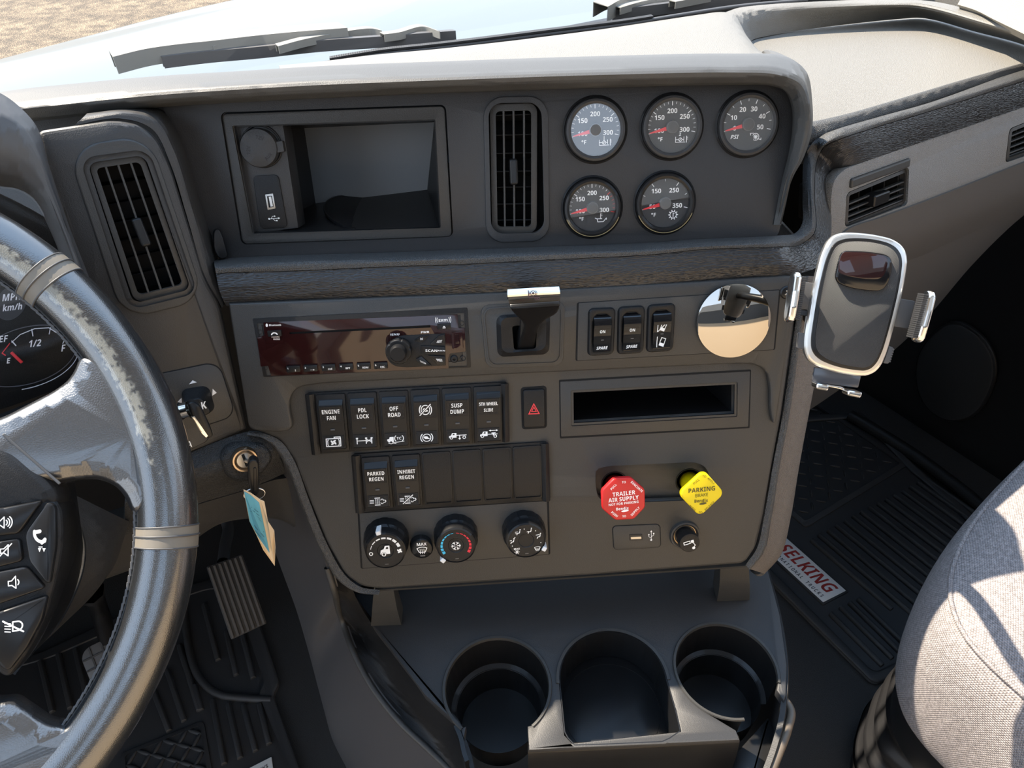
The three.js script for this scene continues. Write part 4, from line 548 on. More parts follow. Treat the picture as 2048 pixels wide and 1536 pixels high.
// ---------- fittings of the lower face ----------
{
  const t = on(lower, 1067, 815, 0, 'hazard_light_button', 'black push button with a red double triangle', 'button');
  obj('recess', ext((() => { const s = roundPath(t.qs([[1041, 775], [1093, 771], [1094, 856], [1044, 859]]), 0.003); return s; })(), -0.004, 0.0004, 0.0003), M.gap, t); obj('cap', ext(roundPath(t.qs([[1046, 780], [1089, 778], [1090, 853], [1047, 855]], 0.002), 0.0022), -0.002, 0.003, 0.0012, 3), M.dark, t);
  print(t, 'warning_triangle', t.qs([[1054, 803], [1081, 802], [1081, 832], [1055, 833]], 0.003), 0.0032, (x) => { x.strokeStyle = '#e03a44'; x.lineJoin = 'miter'; for (const [k, w] of [[1, 17], [0.45, 14]]) { x.lineWidth = w; x.beginPath(); x.moveTo(128, 140 - 96 * k); x.lineTo(128 + 100 * k, 140 + 72 * k); x.lineTo(128 - 100 * k, 140 + 72 * k); x.closePath(); x.stroke(); } });
}
{
  const t = on(lower, 1308, 808, 0, 'open_slot_bin', 'empty rectangular slot with a flat grey frame under the mirror disc', 'slot'), f = flush(t, 'frame', [[1120, 763], [1500, 742], [1496, 853], [1122, 873]], 0.001); f.s.holes.push(roundPath(t.qs(slot), 0.002, THREE.Path)); t.children.pop();
  const j = roundPath(t.qs(slotOuter), 0.001); j.holes.push(roundPath(t.qs([[1128, 770], [1490, 750], [1488, 846], [1130, 864]]), 0.001, THREE.Path)); obj('joint', ext(j, -0.002, 0.0004, 0.0001), M.gap, t); f.add();
  const A = t.qs(slot), B = inset(A, 0.03, 0.97, 0.1, 0.9), v = (p, z) => V3(p[0], p[1], z); ['top_wall', 'right_wall', 'bottom_wall', 'left_wall'].forEach((n, i) => { const k = (i + 1) % 4; obj(n, loft([[v(A[i], 0), v(A[k], 0)], [v(B[i], -0.12), v(B[k], -0.12)]], { n: 2, m: 2, t: 0.001, straight: true }), M.black, t); }); obj('back_wall', ext(roundPath(B, 0), -0.124, -0.12, 0), M.black, t);
}
function valveKnob(name, label, x, y, n, stemAt, color, pts, r, draw, mark) {
  const t = on(lower, stemAt[0], stemAt[1], -0.02, name, label, 'knob'), N = n + 0.02, q = t.qs(pts, N), c = t.q(x, y, N), sr = 0.0095, g = lathe([[sr, 0], [sr, N - 0.014], [sr * 1.05, N - 0.012], [sr * 1.05, N - 0.004]], 40); { const p = g.attributes.position; for (let i = 0; i < p.count; i++) { const k = p.getZ(i) / N; p.setXY(i, p.getX(i) + c[0] * k * 0.55, p.getY(i) + c[1] * k * 0.55); } g.computeVertexNormals(); }
  obj('stem', smooth(g), color, t); for (let i = 0; i < 6; i++) { const a = i / 6 * 6.283 + 0.3, k = 0.55 * (N - 0.012) / N; const b = box(-0.0012, 0.0012, -0.0012, 0.0012, -0.004, 0.004, 0.0003); b.translate(c[0] * k + Math.cos(a) * sr * 1.1, c[1] * k + Math.sin(a) * sr * 1.1, N - 0.012); obj('stem_rib', b, color, t); }
  const plate = obj('knob_plate', ext(roundPath(q, r), N - 0.005, N, 0.0014, 3), color, t); const x0 = Math.min(...q.map((p) => p[0])), x1 = Math.max(...q.map((p) => p[0])), y0 = Math.min(...q.map((p) => p[1])), y1 = Math.max(...q.map((p) => p[1]));
  print(plate, 'knob_print', [[x0, y1], [x1, y1], [x1, y0], [x0, y0]], N + 0.0003, draw, 512, 512);
}
valveKnob('trailer_air_supply_knob', 'red octagonal pull knob reading TRAILER AIR SUPPLY', 1246, 998, 0.03, [1229, 968], M.red, [[1228, 957], [1262, 955.5], [1290, 980], [1290.5, 1015], [1268, 1039], [1231, 1041], [1204, 1018], [1203, 982]], 0.002, (x) => { x.fillStyle = '#fff0f0'; words(x, 'TRAILER', 260, 186, 68, 'bold', -0.04); words(x, 'AIR SUPPLY', 256, 250, 68, 'bold', -0.04, 0.95); words(x, 'NOT FOR PARKING', 256, 304, 40, 'bold', -0.04); words(x, 'Bendix', 240, 366, 46, 'bold', -0.03); x.beginPath(); x.ellipse(272, 396, 44, 13, -0.1, 0, 7); x.fill(); words(x, 'PULL', 140, 98, 38, 'bold', -0.78); words(x, 'TO', 262, 52, 36); words(x, 'EVACUATE', 412, 116, 38, 'bold', 0.78); words(x, 'PUSH', 148, 428, 38, 'bold', 0.72); words(x, 'TO', 262, 462, 36); words(x, 'SUPPLY', 392, 412, 38, 'bold', -0.78); });
valveKnob('parking_brake_knob', 'yellow diamond shaped pull knob reading PARKING BRAKE', 1403, 988, 0.026, [1378, 962], M.yellow, [[1408, 941], [1450, 987], [1400, 1034], [1356, 988]], 0.006, (x) => { x.fillStyle = '#4a4416'; words(x, 'PARKING', 256, 206, 68, 'bold', -0.03); words(x, 'BRAKE', 256, 268, 50, 'normal', -0.03); words(x, 'Bendix', 252, 330, 46, 'bold'); x.beginPath(); x.ellipse(274, 362, 40, 12, -0.1, 0, 7); x.fill(); words(x, 'PULL', 194, 116, 36, 'normal', -0.7); words(x, 'TO', 280, 64, 34, 'normal', 0.1); words(x, 'APPLY', 356, 118, 36, 'normal', 0.75); words(x, 'PUSH', 156, 404, 36, 'normal', 0.75); words(x, 'TO', 250, 462, 34, 'normal', 0.1); words(x, 'RELEASE', 348, 396, 36, 'normal', -0.75); });
{
  const t = on(lower, 1272, 1074, 0, 'usb_charging_port', 'rounded rectangular charging port plate below the red knob', 'charging port'); flush(t, 'plate', [[1225, 1052], [1319, 1048], [1321, 1094], [1228, 1099]], 0.004, 0, M.panel, 0.0008).add();
  const p = obj('port', ext((() => { const s = roundPath(t.qs([[1258, 1068], [1284, 1067], [1285, 1079], [1259, 1080]]), 0.0005); s.holes.push(roundPath(t.qs([[1260, 1070], [1282, 1069], [1283, 1077], [1261, 1078]]), 0.0003, THREE.Path)); return s; })(), 0, 0.0014, 0.0003), M.black, t); obj('contact', ext(roundPath(t.qs([[1260, 1073], [1283, 1072], [1283, 1077], [1260, 1078]]), 0.0002), 0.0006, 0.0012, 0.0001), M.steel, p);
  print(t, 'usb_symbol', t.qs([[1294, 1082], [1294, 1059], [1310, 1058], [1310, 1081]]), 0.001, usbSymbol, 256, 150);
  const l = on(lower, 1369, 1069, 0, 'cigarette_lighter', 'round black cigarette lighter knob in a bronze ring', 'lighter'), r = (l.q(1399, 1069)[0] - l.q(1338, 1069)[0]) / 2;
  obj('surround', lathe([[r * 0.72, -0.006], [r * 0.74, 0.002], [r * 0.85, 0.0034], [r * 0.95, 0.003], [r, 0]], 48), M.panel, l); obj('bronze_ring', lathe([[r * 0.5, -0.008], [r * 0.6, -0.002], [r * 0.68, 0.0015], [r * 0.73, 0.0015]], 48), mat([0.36, 0.27, 0.17], 0.35, { metalness: 0.8 }), l);
  const c = l.q(1380, 1087, 0.017), kr = (l.q(1400.5, 1086, 0.017)[0] - l.q(1359.5, 1086, 0.017)[0]) / 2, kg = lathe([[0, 0.017], [kr * 0.85, 0.017], [kr * 0.97, 0.0162], [kr, 0.0148], [kr, 0.008], [kr * 0.86, 0.003], [kr * 0.86, -0.006]], 40); { const p = kg.attributes.position; for (let i = 0; i < p.count; i++) { const k = p.getZ(i) / 0.017; p.setXY(i, p.getX(i) + c[0] * k, p.getY(i) + c[1] * k); } kg.computeVertexNormals(); }
  const k = obj('knob', smooth(kg), M.dark, l); print(k, 'lighter_symbol', [[c[0] - kr * 0.8, c[1] + kr * 0.8], [c[0] + kr * 0.8, c[1] + kr * 0.8], [c[0] + kr * 0.8, c[1] - kr * 0.8], [c[0] - kr * 0.8, c[1] - kr * 0.8]], 0.0173, (x) => { x.lineWidth = 13; x.save(); x.translate(110, 110); x.rotate(-0.25); x.strokeRect(-78, -24, 96, 42); x.fillRect(34, -28, 44, 48); x.restore(); line(x, 11, [180, 120], [210, 160], [180, 200]); x.beginPath(); x.arc(186, 206, 24, 0, 7); x.fill(); });
}
// climate control
{
  const t = on(lower, 908, 1070, 0, 'climate_control', 'heater control plate with three large round dials and a small button', 'control panel'), Q = [[719, 1026], [1094, 1001], [1097, 1108], [725, 1136]];
  flush(t, 'plate', Q, 0.0008, 0, M.panel, 0.0018).add();
  const dial = (bx, by, fx, fy, rf, pointer, draw) => {
    const n = 0.022, b = t.q(bx, by), f = t.q(fx, fy, n), r = (t.q(fx + rf, fy, n)[0] - t.q(fx - rf, fy, n)[0]) / 2, N = 32, prof = [[1.12, 0.0005], [1.10, 0.011], [1.02, 0.0135], [1.0, 0.019], [0.97, 0.021], [0.9, 0.022]], pos = [], idx = [], seg = 84;
    for (const [k, z] of prof) for (let i = 0; i < seg; i++) { const a = i / seg * 6.2832, fl = z < 0.012 ? 1 - 0.022 * Math.pow(Math.abs(Math.cos(a * 7)), 8) : 1, u = z / n; pos.push(b[0] + (f[0] - b[0]) * u + Math.cos(a) * r * k * fl, b[1] + (f[1] - b[1]) * u + Math.sin(a) * r * k * fl, z); }
    for (let j = 0; j < prof.length - 1; j++) for (let i = 0; i < seg; i++) { const p = j * seg + i, q = j * seg + (i + 1) % seg; idx.push(p, q, p + seg, q, q + seg, p + seg); }
    const g = new THREE.BufferGeometry(); g.setAttribute('position', new THREE.Float32BufferAttribute(pos, 3)); g.setIndex(idx); g.computeVertexNormals();
    const k = obj('dial', smooth(g, 0.4), M.satin, t); const fg = lathe([[0, n - 0.0014], [r * 0.36, n - 0.0014], [r * 0.4, n - 0.0006], [r * 0.91, n - 0.0006]], 56); fg.translate(f[0], f[1], 0); obj('dial_face', fg, M.dark, k);
    const R = r * 0.92; print(k, 'dial_print', [[f[0] - R, f[1] + R], [f[0] + R, f[1] + R], [f[0] + R, f[1] - R], [f[0] - R, f[1] - R]], n - 0.0002, (x) => { draw(x); x.fillStyle = '#555'; x.fillRect(232, 448, 48, 14); }, 512, 512);
    const pa = rad(pointer), pg = box(r * 0.92, r * 1.14, -0.0022, 0.0022, 0.011, 0.0228, 0.0008); pg.rotateZ(pa); pg.translate(f[0], f[1], 0); obj('pointer', pg, M.white, k, 'white pointer block');
  };
  const segs = (x, cx, cy, r, a0, a1, n, w0, w1, col) => { for (let i = 0; i < n; i++) { const s = (a1 - a0) / n; x.strokeStyle = col; x.lineCap = 'butt'; arc(x, w0 + (w1 - w0) * i / (n - 1), cx, cy, r, a0 + s * i, a0 + s * (i + 0.78)); } };
  dial(773, 1074, 770.6, 1102.6, 42, 103, (x) => { segs(x, 256, 256, 196, 3.35, 6.1, 7, 8, 40, '#f0f0ee'); x.strokeStyle = x.fillStyle = '#f4f4f2'; arc(x, 11, 62, 282, 22, 0, 7); for (let i = 0; i < 4; i++) { const a = i * 1.571 + 0.4; x.beginPath(); x.ellipse(446 + Math.cos(a) * 19, 268 + Math.sin(a) * 19, 20, 12, a + 0.6, 0, 7); x.fill(); } fill(x, [184, 300], [196, 240], [236, 224], [258, 176], [318, 176], [318, 300]); x.fillStyle = '#141414'; fill(x, [262, 226], [274, 196], [298, 196], [298, 226]); x.beginPath(); x.arc(232, 304, 34, 0, 7); x.fill(); x.fillStyle = '#f4f4f2'; arc(x, 12, 232, 304, 24, 0, 7); });
  dial(911.7, 1066, 912, 1092, 41, 227, (x) => { segs(x, 256, 256, 196, 2.55, 4.65, 8, 40, 8, '#38b4dc'); segs(x, 256, 256, 196, 4.80, 6.95, 8, 8, 40, '#d8243a'); x.strokeStyle = '#f4f4f2'; x.lineCap = 'round'; for (let i = 0; i < 6; i++) { const a = i * 1.047; line(x, 10, [256, 256], [256 + Math.cos(a) * 62, 256 + Math.sin(a) * 62]); for (const s of [-0.5, 0.5]) line(x, 8, [256 + Math.cos(a) * 38, 256 + Math.sin(a) * 38], [256 + Math.cos(a + s * 0.7) * 60, 256 + Math.sin(a + s * 0.7) * 60]); } x.fillStyle = '#121212'; x.beginPath(); x.arc(256, 256, 16, 0, 7); x.fill(); });
  const seat = (x, cx, cy, s = 1) => { x.beginPath(); x.arc(cx + 18 * s, cy - 34 * s, 9 * s, 0, 7); x.fill(); line(x, 11 * s, [cx + 14 * s, cy - 16 * s], [cx + 8 * s, cy + 14 * s], [cx - 22 * s, cy + 20 * s], [cx - 30 * s, cy + 40 * s]); };
  dial(1046.6, 1058, 1052.6, 1082, 40, 329, (x) => { seat(x, 160, 110); line(x, 9, [110, 110], [142, 106]); line(x, 9, [112, 132], [132, 130]); seat(x, 318, 100); line(x, 9, [272, 116], [296, 112]); seat(x, 70, 240); line(x, 9, [30, 236], [52, 232]); seat(x, 440, 190); line(x, 9, [396, 178], [440, 172]); words(x, 'MAX', 118, 370, 40); for (let i = 0; i < 3; i++) { const a = i * 1.047; line(x, 9, [118 - Math.cos(a) * 32, 420 - Math.sin(a) * 32], [118 + Math.cos(a) * 32, 420 + Math.sin(a) * 32]); } x.lineWidth = 8; x.beginPath(); x.moveTo(366, 372); x.quadraticCurveTo(404, 350, 446, 368); x.lineTo(428, 412); x.lineTo(384, 412); x.closePath(); x.stroke(); for (const k of [388, 406, 424]) line(x, 6, [k, 426], [k, 384]); for (const [a, b] of [[100, 190], [58, 320], [236, 70], [392, 110], [458, 300]]) { x.beginPath(); x.arc(a, b, 7, 0, 7); x.fill(); } });
  const c = t.q(844, 1098, 0.012), r = (t.q(867, 1098, 0.012)[0] - t.q(821, 1098, 0.012)[0]) / 2, b0 = t.q(842, 1088), g = lathe([[0, 0.012], [r * 0.86, 0.012], [r * 0.95, 0.0112], [r, 0.0098], [r, -0.001]], 48); { const p = g.attributes.position; for (let i = 0; i < p.count; i++) { const k = p.getZ(i) / 0.012; p.setXY(i, p.getX(i) + b0[0] + (c[0] - b0[0]) * k, p.getY(i) + b0[1] + (c[1] - b0[1]) * k); } g.computeVertexNormals(); }
  const k = obj('button', smooth(g), M.satin, t); print(k, 'button_print', [[c[0] - r * 0.9, c[1] + r * 0.9], [c[0] + r * 0.9, c[1] + r * 0.9], [c[0] + r * 0.9, c[1] - r * 0.9], [c[0] - r * 0.9, c[1] - r * 0.9]], 0.0123, (x) => { words(x, 'MAX', 128, 60, 58); x.lineWidth = 10; x.beginPath(); x.moveTo(66, 116); x.quadraticCurveTo(128, 84, 190, 116); x.lineTo(164, 172); x.lineTo(92, 172); x.closePath(); x.stroke(); for (const q of [104, 128, 152]) line(x, 8, [q, 190], [q, 128]); x.fillStyle = '#666'; x.fillRect(98, 214, 60, 16); });
}
// ---------- phone holder ----------
{
  const hp = facing(EYE.clone().addScaledVector(ray(1712, 612), 0.50), -4, 30), t = on(hp, 1712, 612, 0, 'phone_holder', 'silver framed phone holder with two side clamps standing beside the console', 'phone holder');
  const S = (x, y) => [1580 + x / 4.267, 440 + y / 4.267], q = (l, dn = 0) => t.qs(l.map((p) => S(...p)), dn);
  const outer = [[520, 105], [720, 120], [900, 165], [985, 235], [1015, 330], [985, 560], [900, 900], [830, 1150], [775, 1265], [700, 1325], [600, 1340], [380, 1305], [200, 1240], [130, 1165], [118, 1040], [150, 830], [205, 540], [275, 270], [340, 155], [420, 112]], R = 0.012;
  const pad = [[560, 155], [720, 165], [860, 205], [930, 265], [955, 350], [930, 560], [850, 900], [780, 1130], [730, 1230], [660, 1285], [560, 1280], [390, 1250], [250, 1190], [185, 1120], [178, 1020], [205, 830], [250, 560], [310, 320], [370, 200], [450, 162]];
  const pad2 = pad.map(([x, y]) => [568 + (x - 568) * 0.93, 720 + (y - 720) * 0.955]);
  const shape = (l, dn) => roundPath(q(l, dn), 0.05);
  obj('silver_frame', ext(shape(outer), -0.006, 0, 0.0022, 3, 4), M.satinMetal, t, 'bright silver rim'); obj('black_body', ext(shape(pad.map(([x, y]) => [568 + (x - 568) * 1.01, 720 + (y - 720) * 1.005])), -0.003, 0.0012, 0.0008, 2, 4), M.satin, t); obj('textured_pad', ext(shape(pad2), 0, 0.0020, 0.0006, 2, 4), M.weave, t);
  obj('sensor_window', ext(roundPath(q([[445, 262], [640, 266], [800, 292], [850, 330], [852, 420], [820, 545], [760, 605], [640, 602], [480, 575], [390, 535], [368, 490], [385, 400], [412, 300]]), [0.004, 0.02, 0.008, 0.005, 0.01, 0.008, 0.007, 0.01, 0.01, 0.008, 0.006, 0.01, 0.006]), 0.001, 0.0042, 0.0018, 4), M.gloss, t); obj('red_window', ext(roundPath(q([[455, 272], [640, 276], [790, 300], [832, 330], [828, 400], [800, 470], [760, 505], [640, 505], [480, 478], [415, 448], [410, 410], [430, 310]], 0.004), 0.004), 0.0038, 0.0048, 0.0004), M.smoked, t);
  const arm = (l, n0, n1) => ext(roundPath(q(l), 0.001), n0, n1, 0.0006);
  obj('clamp_arm', arm([[90, 525], [300, 550], [270, 775], [70, 760]], -0.005, -0.0022), M.grey, t); obj('clamp_arm', arm([[860, 655], [1085, 695], [1022, 930], [820, 900]], -0.005, -0.0022), M.grey, t);
  obj('arm_rail', arm([[90, 765], [260, 785], [250, 835], [80, 815]], -0.005, -0.0026), M.satin, t);
  const clamp = (axis, dirOut) => { const a = q([axis[0]], 0)[0], b = q([axis[1]], 0)[0], L2 = Math.hypot(b[0] - a[0], b[1] - a[1]), rot = Math.atan2(b[1] - a[1], b[0] - a[0]), g = ext(roundPath([[-0.002, -0.005], [L2 * 0.5, -0.006], [L2 + 0.002, -0.005], [L2 + 0.002, 0.006], [L2 * 0.5, 0.007], [-0.002, 0.006]], [0.006, 0.05, 0.006, 0.006, 0.05, 0.006]), 0, 0.006, 0.0025, 4); g.rotateX(Math.PI / 2); if (dirOut > 0) g.translate(0, 0.006, 0); g.rotateZ(rot); g.translate(a[0], a[1], 0.004); const m = obj('side_clamp', g, M.chrome, t, 'polished metal cheek');
    const teeth = []; for (let i = 0; i < 22; i++) { const k = (i + 1) / 23, tb = box(-0.0006, 0.0006, -0.0015, 0.0015, -0.004, 0.005, 0.0002); tb.translate(k * L2, dirOut > 0 ? -0.0012 : 0.0012, 0); tb.rotateZ(rot); tb.translate(a[0], a[1], 0.004); teeth.push(tb); } obj('rubber_ribs', teeth, M.rubber, m); };
  clamp([[12, 850], [72, 470]], 1); clamp([[1020, 1010], [1125, 620]], -1);
  obj('side_lug', arm([[82, 965], [150, 972], [138, 1108], [68, 1098]], -0.005, -0.002), M.grey, t); { const l = obj('side_lug', arm([[860, 1082], [898, 1090], [855, 1232], [808, 1226]], -0.005, -0.002), M.grey, t); const k = []; for (let i = 0; i < 6; i++) { const c = q([[892 - i * 6, 1110 + i * 20]])[0]; k.push(box(c[0] - 0.0008, c[0] + 0.0008, c[1] - 0.0007, c[1] + 0.0007, -0.005, -0.002, 0.0003)); } obj('lug_teeth', k, M.grey, l); }
  obj('foot_plate', arm([[225, 1262], [625, 1335], [598, 1440], [205, 1390]], -0.006, -0.003), mat([0.06, 0.062, 0.07], 0.15), t);
  for (const l of [[[205, 1380], [315, 1400], [300, 1450], [200, 1432]], [[470, 1440], [595, 1460], [575, 1510], [462, 1488]]]) obj('foot_hook', ext(roundPath(q(l), 0.0015), -0.006, 0.006, 0.0018, 3), M.chrome, t); obj('foot_bridge', arm([[310, 1400], [350, 1412], [440, 1422], [475, 1440], [470, 1460], [420, 1442], [350, 1430], [305, 1420]], -0.006, -0.001), M.chrome, t);
  // arm behind, reaching back to the flank of the console
  const p0 = V3(0, 0.005, -0.006), p3 = t.w(lower.hit(1588, 640, -0.03)); obj('mounting_arm', tube([p0, p0.clone().add(V3(0, 0, -0.02)), p0.clone().lerp(p3, 0.6).add(V3(0.012, 0.006, 0)), p3], 0.007, 24, 12), M.satin, t);
}
// ---------- cup holder console between the seats ----------
const CUP = 0.565;
{
  const t = thing('cup_holder_console', 'black plastic floor console with three cup wells under the dashboard', 'cup holder'), lv = new Plane(V3(0, CUP, 0), V3(1, 0, 0), V3(0, 0, -1));
  const f = on(lv, 1200, 1350, 0, 'x'); taken.delete('x'); scene.remove(f);
  const put = (o) => { o.position.copy(f.position); o.quaternion.copy(f.quaternion); return o; };
  const top = [[700, 1165], [790, 1100], [1100, 1080], [1400, 1060], [1520, 1095], [1536, 1140], [1560, 1230], [1574, 1330], [1572, 1392], [1560, 1420], [1548, 1440], [1478, 1478], [940, 1503], [925, 1475], [912, 1445], [850, 1390], [790, 1310], [742, 1245], [715, 1205]];
  const well = (x, y, rx, ry) => { const a = f.q(x, y), w = (f.q(x + rx, y)[0] - f.q(x - rx, y)[0]) / 2; return [a[0], a[1], w]; };
  const W = [well(994, 1372, 104, 100), well(1226, 1360, 108, 100), well(1452, 1338, 100, 98)];
  const gap = (x, y) => f.q(x, y);
  // holes: left well opens to the front, centre well is arch shaped, right well opens to the front right
  const arcPts = (w, a0, a1, n = 24) => Array.from({ length: n + 1 }, (_, i) => { const a = rad(a0 + (a1 - a0) * i / n); return [w[0] + Math.cos(a) * w[2], w[1] + Math.sin(a) * w[2]]; });
  const midHole = [...arcPts(W[1], -2, 182), gap(1129, 1470), gap(1150, 1492), gap(1330, 1484), gap(1362, 1462), gap(1352, 1420)];
  const tq = f.qs(top), cut = [...tq.slice(0, 9), gap(1568, 1402), ...arcPts(W[2], -28, 208), gap(1422, 1430), gap(1472, 1460), gap(1480, 1480), gap(1058, 1500), gap(1055, 1452), ...arcPts(W[0], -50, 230), gap(932, 1452), gap(928, 1478), gap(918, 1450), ...tq.slice(15)];
  const s = roundPath(cut, 0); s.holes.push(roundPath(midHole, 0, THREE.Path));
  put(obj('top', ext(s, -0.012, 0, 0.0015, 2, 6), M.panelUp, t));
  const cup = (w, depth, step, open, width) => { // the wall is open towards the front; a lower ring and the floor are whole
    const part = (pts, p0, pl) => { const g = new THREE.LatheGeometry(pts.map((p) => new THREE.Vector2(...p)), 60, p0, pl); g.rotateX(Math.PI / 2); g.translate(w[0], w[1], 0); return smooth(g, 0.6); }, p0 = rad(open + width / 2), pl = rad(360 - width);
    put(obj('cup_well', [part([[w[2], 0], [w[2] * 0.985, -0.004], [w[2] * 0.95, -step], [w[2] * 0.85, -step - 0.003]], p0, pl), part([[w[2] * 0.86, -step - 0.002], [w[2] * 0.80, -depth], [0, -depth]], 0, Math.PI * 2)], M.satin, t));
    put(obj('well_rim', part([[w[2] * 0.985, -0.002], [w[2] * 1.0, 0.0012], [w[2] * 1.045, 0.0016], [w[2] * 1.06, 0.0002]], p0, pl), M.panel, t));
  };
  cup(W[0], 0.085, 0.045, 0, 78); cup(W[2], 0.085, 0.045, 38, 66);
  put(obj('well_rim', (() => { const o = arcPts(W[1], -2, 182, 40).map((p) => [p, [W[1][0] + (p[0] - W[1][0]) * 1.055, W[1][1] + (p[1] - W[1][1]) * 1.055]]); return loft([o.map((p) => V3(p[0][0], p[0][1], 0.001)), o.map((p) => V3(p[1][0], p[1][1], 0.0016))], { n: 60, m: 2, t: 0.001, straight: true, flip: true }); })(), M.panel, t));
  { const g = lathe([[W[1][2] * 0.93, -0.045], [W[1][2] * 0.90, -0.047], [W[1][2] * 0.885, -0.049], [0, -0.049]], 64); g.translate(W[1][0], W[1][1] - 0.008, 0); put(obj('cup_well', g, M.dark, t)); const o = midHole.map((p) => V3(p[0], p[1], 0)), o2 = midHole.map((p) => V3(W[1][0] + (p[0] - W[1][0]) * 0.97, W[1][1] + (p[1] - W[1][1]) * 0.97, -0.045)); o.push(o[0]); o2.push(o2[0]); put(obj('well_wall', loft([o, o2], { n: 90, m: 3, t: 0.001, straight: true, flip: true }), M.satin, t)); put(obj('well_floor', ext(roundPath(midHole.map((p) => [W[1][0] + (p[0] - W[1][0]) * 0.99, W[1][1] + (p[1] - W[1][1]) * 0.99]), 0.002), -0.052, -0.0455, 0.0005), M.satin, t)); }
  // front apron, open channels in front of the outer wells, sides
  const fr = (l, y) => H(l, y);
  obj('front_apron', loft([fr([[1056, 1490], [1200, 1487], [1350, 1481], [1478, 1474]], CUP - 0.0004), fr([[1056, 1507], [1200, 1501], [1350, 1493], [1479, 1486]], CUP - 0.006), fr([[1056, 1507], [1200, 1501], [1350, 1493], [1479, 1486]], CUP - 0.006).map((p) => p.clone().add(V3(0, -0.15, 0.006)))], { n: 40, m: 4, t: 0.004, flip: true }), M.satin, t, 'smooth front face of the console');
  obj('front_corner', loft([fr([[915, 1448], [926, 1475], [932, 1502], [938, 1520]], CUP), fr([[915, 1448], [926, 1475], [932, 1502], [938, 1520]], CUP).map((p) => p.clone().add(V3(0, -0.15, 0)))], { n: 14, m: 2, t: 0.004 }), M.satin, t);
  const block = (l, y0, y1) => { const p = fr(l, CUP), sh = roundPath(p.map((v) => [v.x, -v.z]), 0.002), g = ext(sh, y0, y1, 0.002, 2, 4); g.rotateX(-Math.PI / 2); return g; };
  obj('channel_floor', block([[925, 1478], [1062, 1474], [1062, 1640], [915, 1640]], CUP - 0.17, CUP - 0.07), M.satin, t); obj('channel_floor', block([[1478, 1470], [1560, 1380], [1590, 1450], [1560, 1560], [1500, 1600]], CUP - 0.17, CUP - 0.055), M.satin, t);
  const sideTop = fr([[1538, 1140], [1562, 1230], [1576, 1330], [1574, 1392], [1568, 1440], [1552, 1500], [1530, 1560]], CUP - 0.003), sideLow = sideTop.map((p, i) => p.clone().add(V3(0.004, -0.3, 0.0)));
  obj('right_side', loft([sideTop, sideTop.map((p) => p.clone().add(V3(0.003, -0.01, 0))), sideLow], { n: 40, m: 3, t: 0.005 }), M.panelUp, t);
  obj('channel_lip', tube(fr([[1566, 1396], [1582, 1420], [1576, 1456], [1558, 1505], [1535, 1560]], CUP - 0.01), 0.004, 30, 8), mat([0.10, 0.08, 0.06], 0.45), t);
  // recess behind, under the dashboard
  obj('recess_back', loft([L([[700, 1172], [1100, 1158], [1510, 1128]], -0.10), L([[700, 1172], [1100, 1158], [1510, 1128]], -0.10).map((p) => p.clone().setY(CUP - 0.01))], { n: 20, m: 2, t: 0.005, flip: true }), M.black, t);
  for (const [a, b] of [[[[748, 1176], [786, 1174], [803, 1250], [742, 1252]], 0.02], [[[1441, 1130], [1497, 1128], [1499, 1200], [1434, 1203]], 0.02]]) { const w = [...L(a.slice(0, 2), -0.03), ...H(a.slice(2), CUP + 0.001)], mid = [w[0].clone().lerp(w[3], 0.5), w[1].clone().lerp(w[2], 0.5)]; obj('support_post', loft([[w[0], w[1]], mid.map((p) => p.clone().add(V3(0, 0, 0.003))), [w[3], w[2]]], { n: 12, m: 5, t: 0.02, flip: true }), M.panel, t); }
  // left flank: inner channel wall and outer skin sweeping down to the floor
  const ridge = [...L([[655, 1135], [668, 1180]], -0.012), ...H([[684, 1240, 0.55], [705, 1300, 0.54], [745, 1375, 0.525], [800, 1445, 0.51], [850, 1492, 0.50], [900, 1540, 0.49], [960, 1600, 0.48]])], cupEdge = [...L([[700, 1165], [712, 1195]], -0.03), ...H([[745, 1250, CUP - 0.004], [792, 1312, CUP - 0.004], [850, 1390, CUP - 0.004], [912, 1446, CUP - 0.004], [922, 1475, CUP - 0.004], [934, 1510, CUP - 0.006], [945, 1560, CUP - 0.006]])];
  const low = ridge.map((p, i) => p.clone().lerp(cupEdge[i], 0.5).add(V3(0, i < 2 ? -0.004 : i < 4 ? -0.016 : -0.03, 0.0)));
  obj('side_channel', loft([cupEdge, low, ridge], { n: 50, m: 6, t: 0.004, flip: true }), M.dark, t); obj('side_ridge', tube(ridge, 0.0035, 60, 8), M.panel, t);
  const outTop = [...L([[500, 872], [530, 876], [556, 905], [580, 950]], -0.012), ...L([[610, 1030], [645, 1110]], -0.012), ...ridge.slice(1)], outLow = H([[505, 960, 0.62], [522, 1000, 0.55], [540, 1060, 0.45], [560, 1120, 0.36], [585, 1190, 0.27], [608, 1260, 0.2], [630, 1340, 0.14], [648, 1420, 0.1], [665, 1480, 0.07], [700, 1550, 0.04], [720, 1600, 0.02], [760, 1660, 0.01], [800, 1720, 0.005]]), N = Math.min(outTop.length, outLow.length);
  obj('left_side', loft([outTop.slice(0, N), outTop.slice(0, N).map((p, i) => p.clone().lerp(outLow[i], 0.45).add(V3(-0.02, 0, 0.0))), outLow.slice(0, N)], { n: 60, m: 8, t: 0.005, flip: true }), M.sidePanel, t);
  settle(t);
}
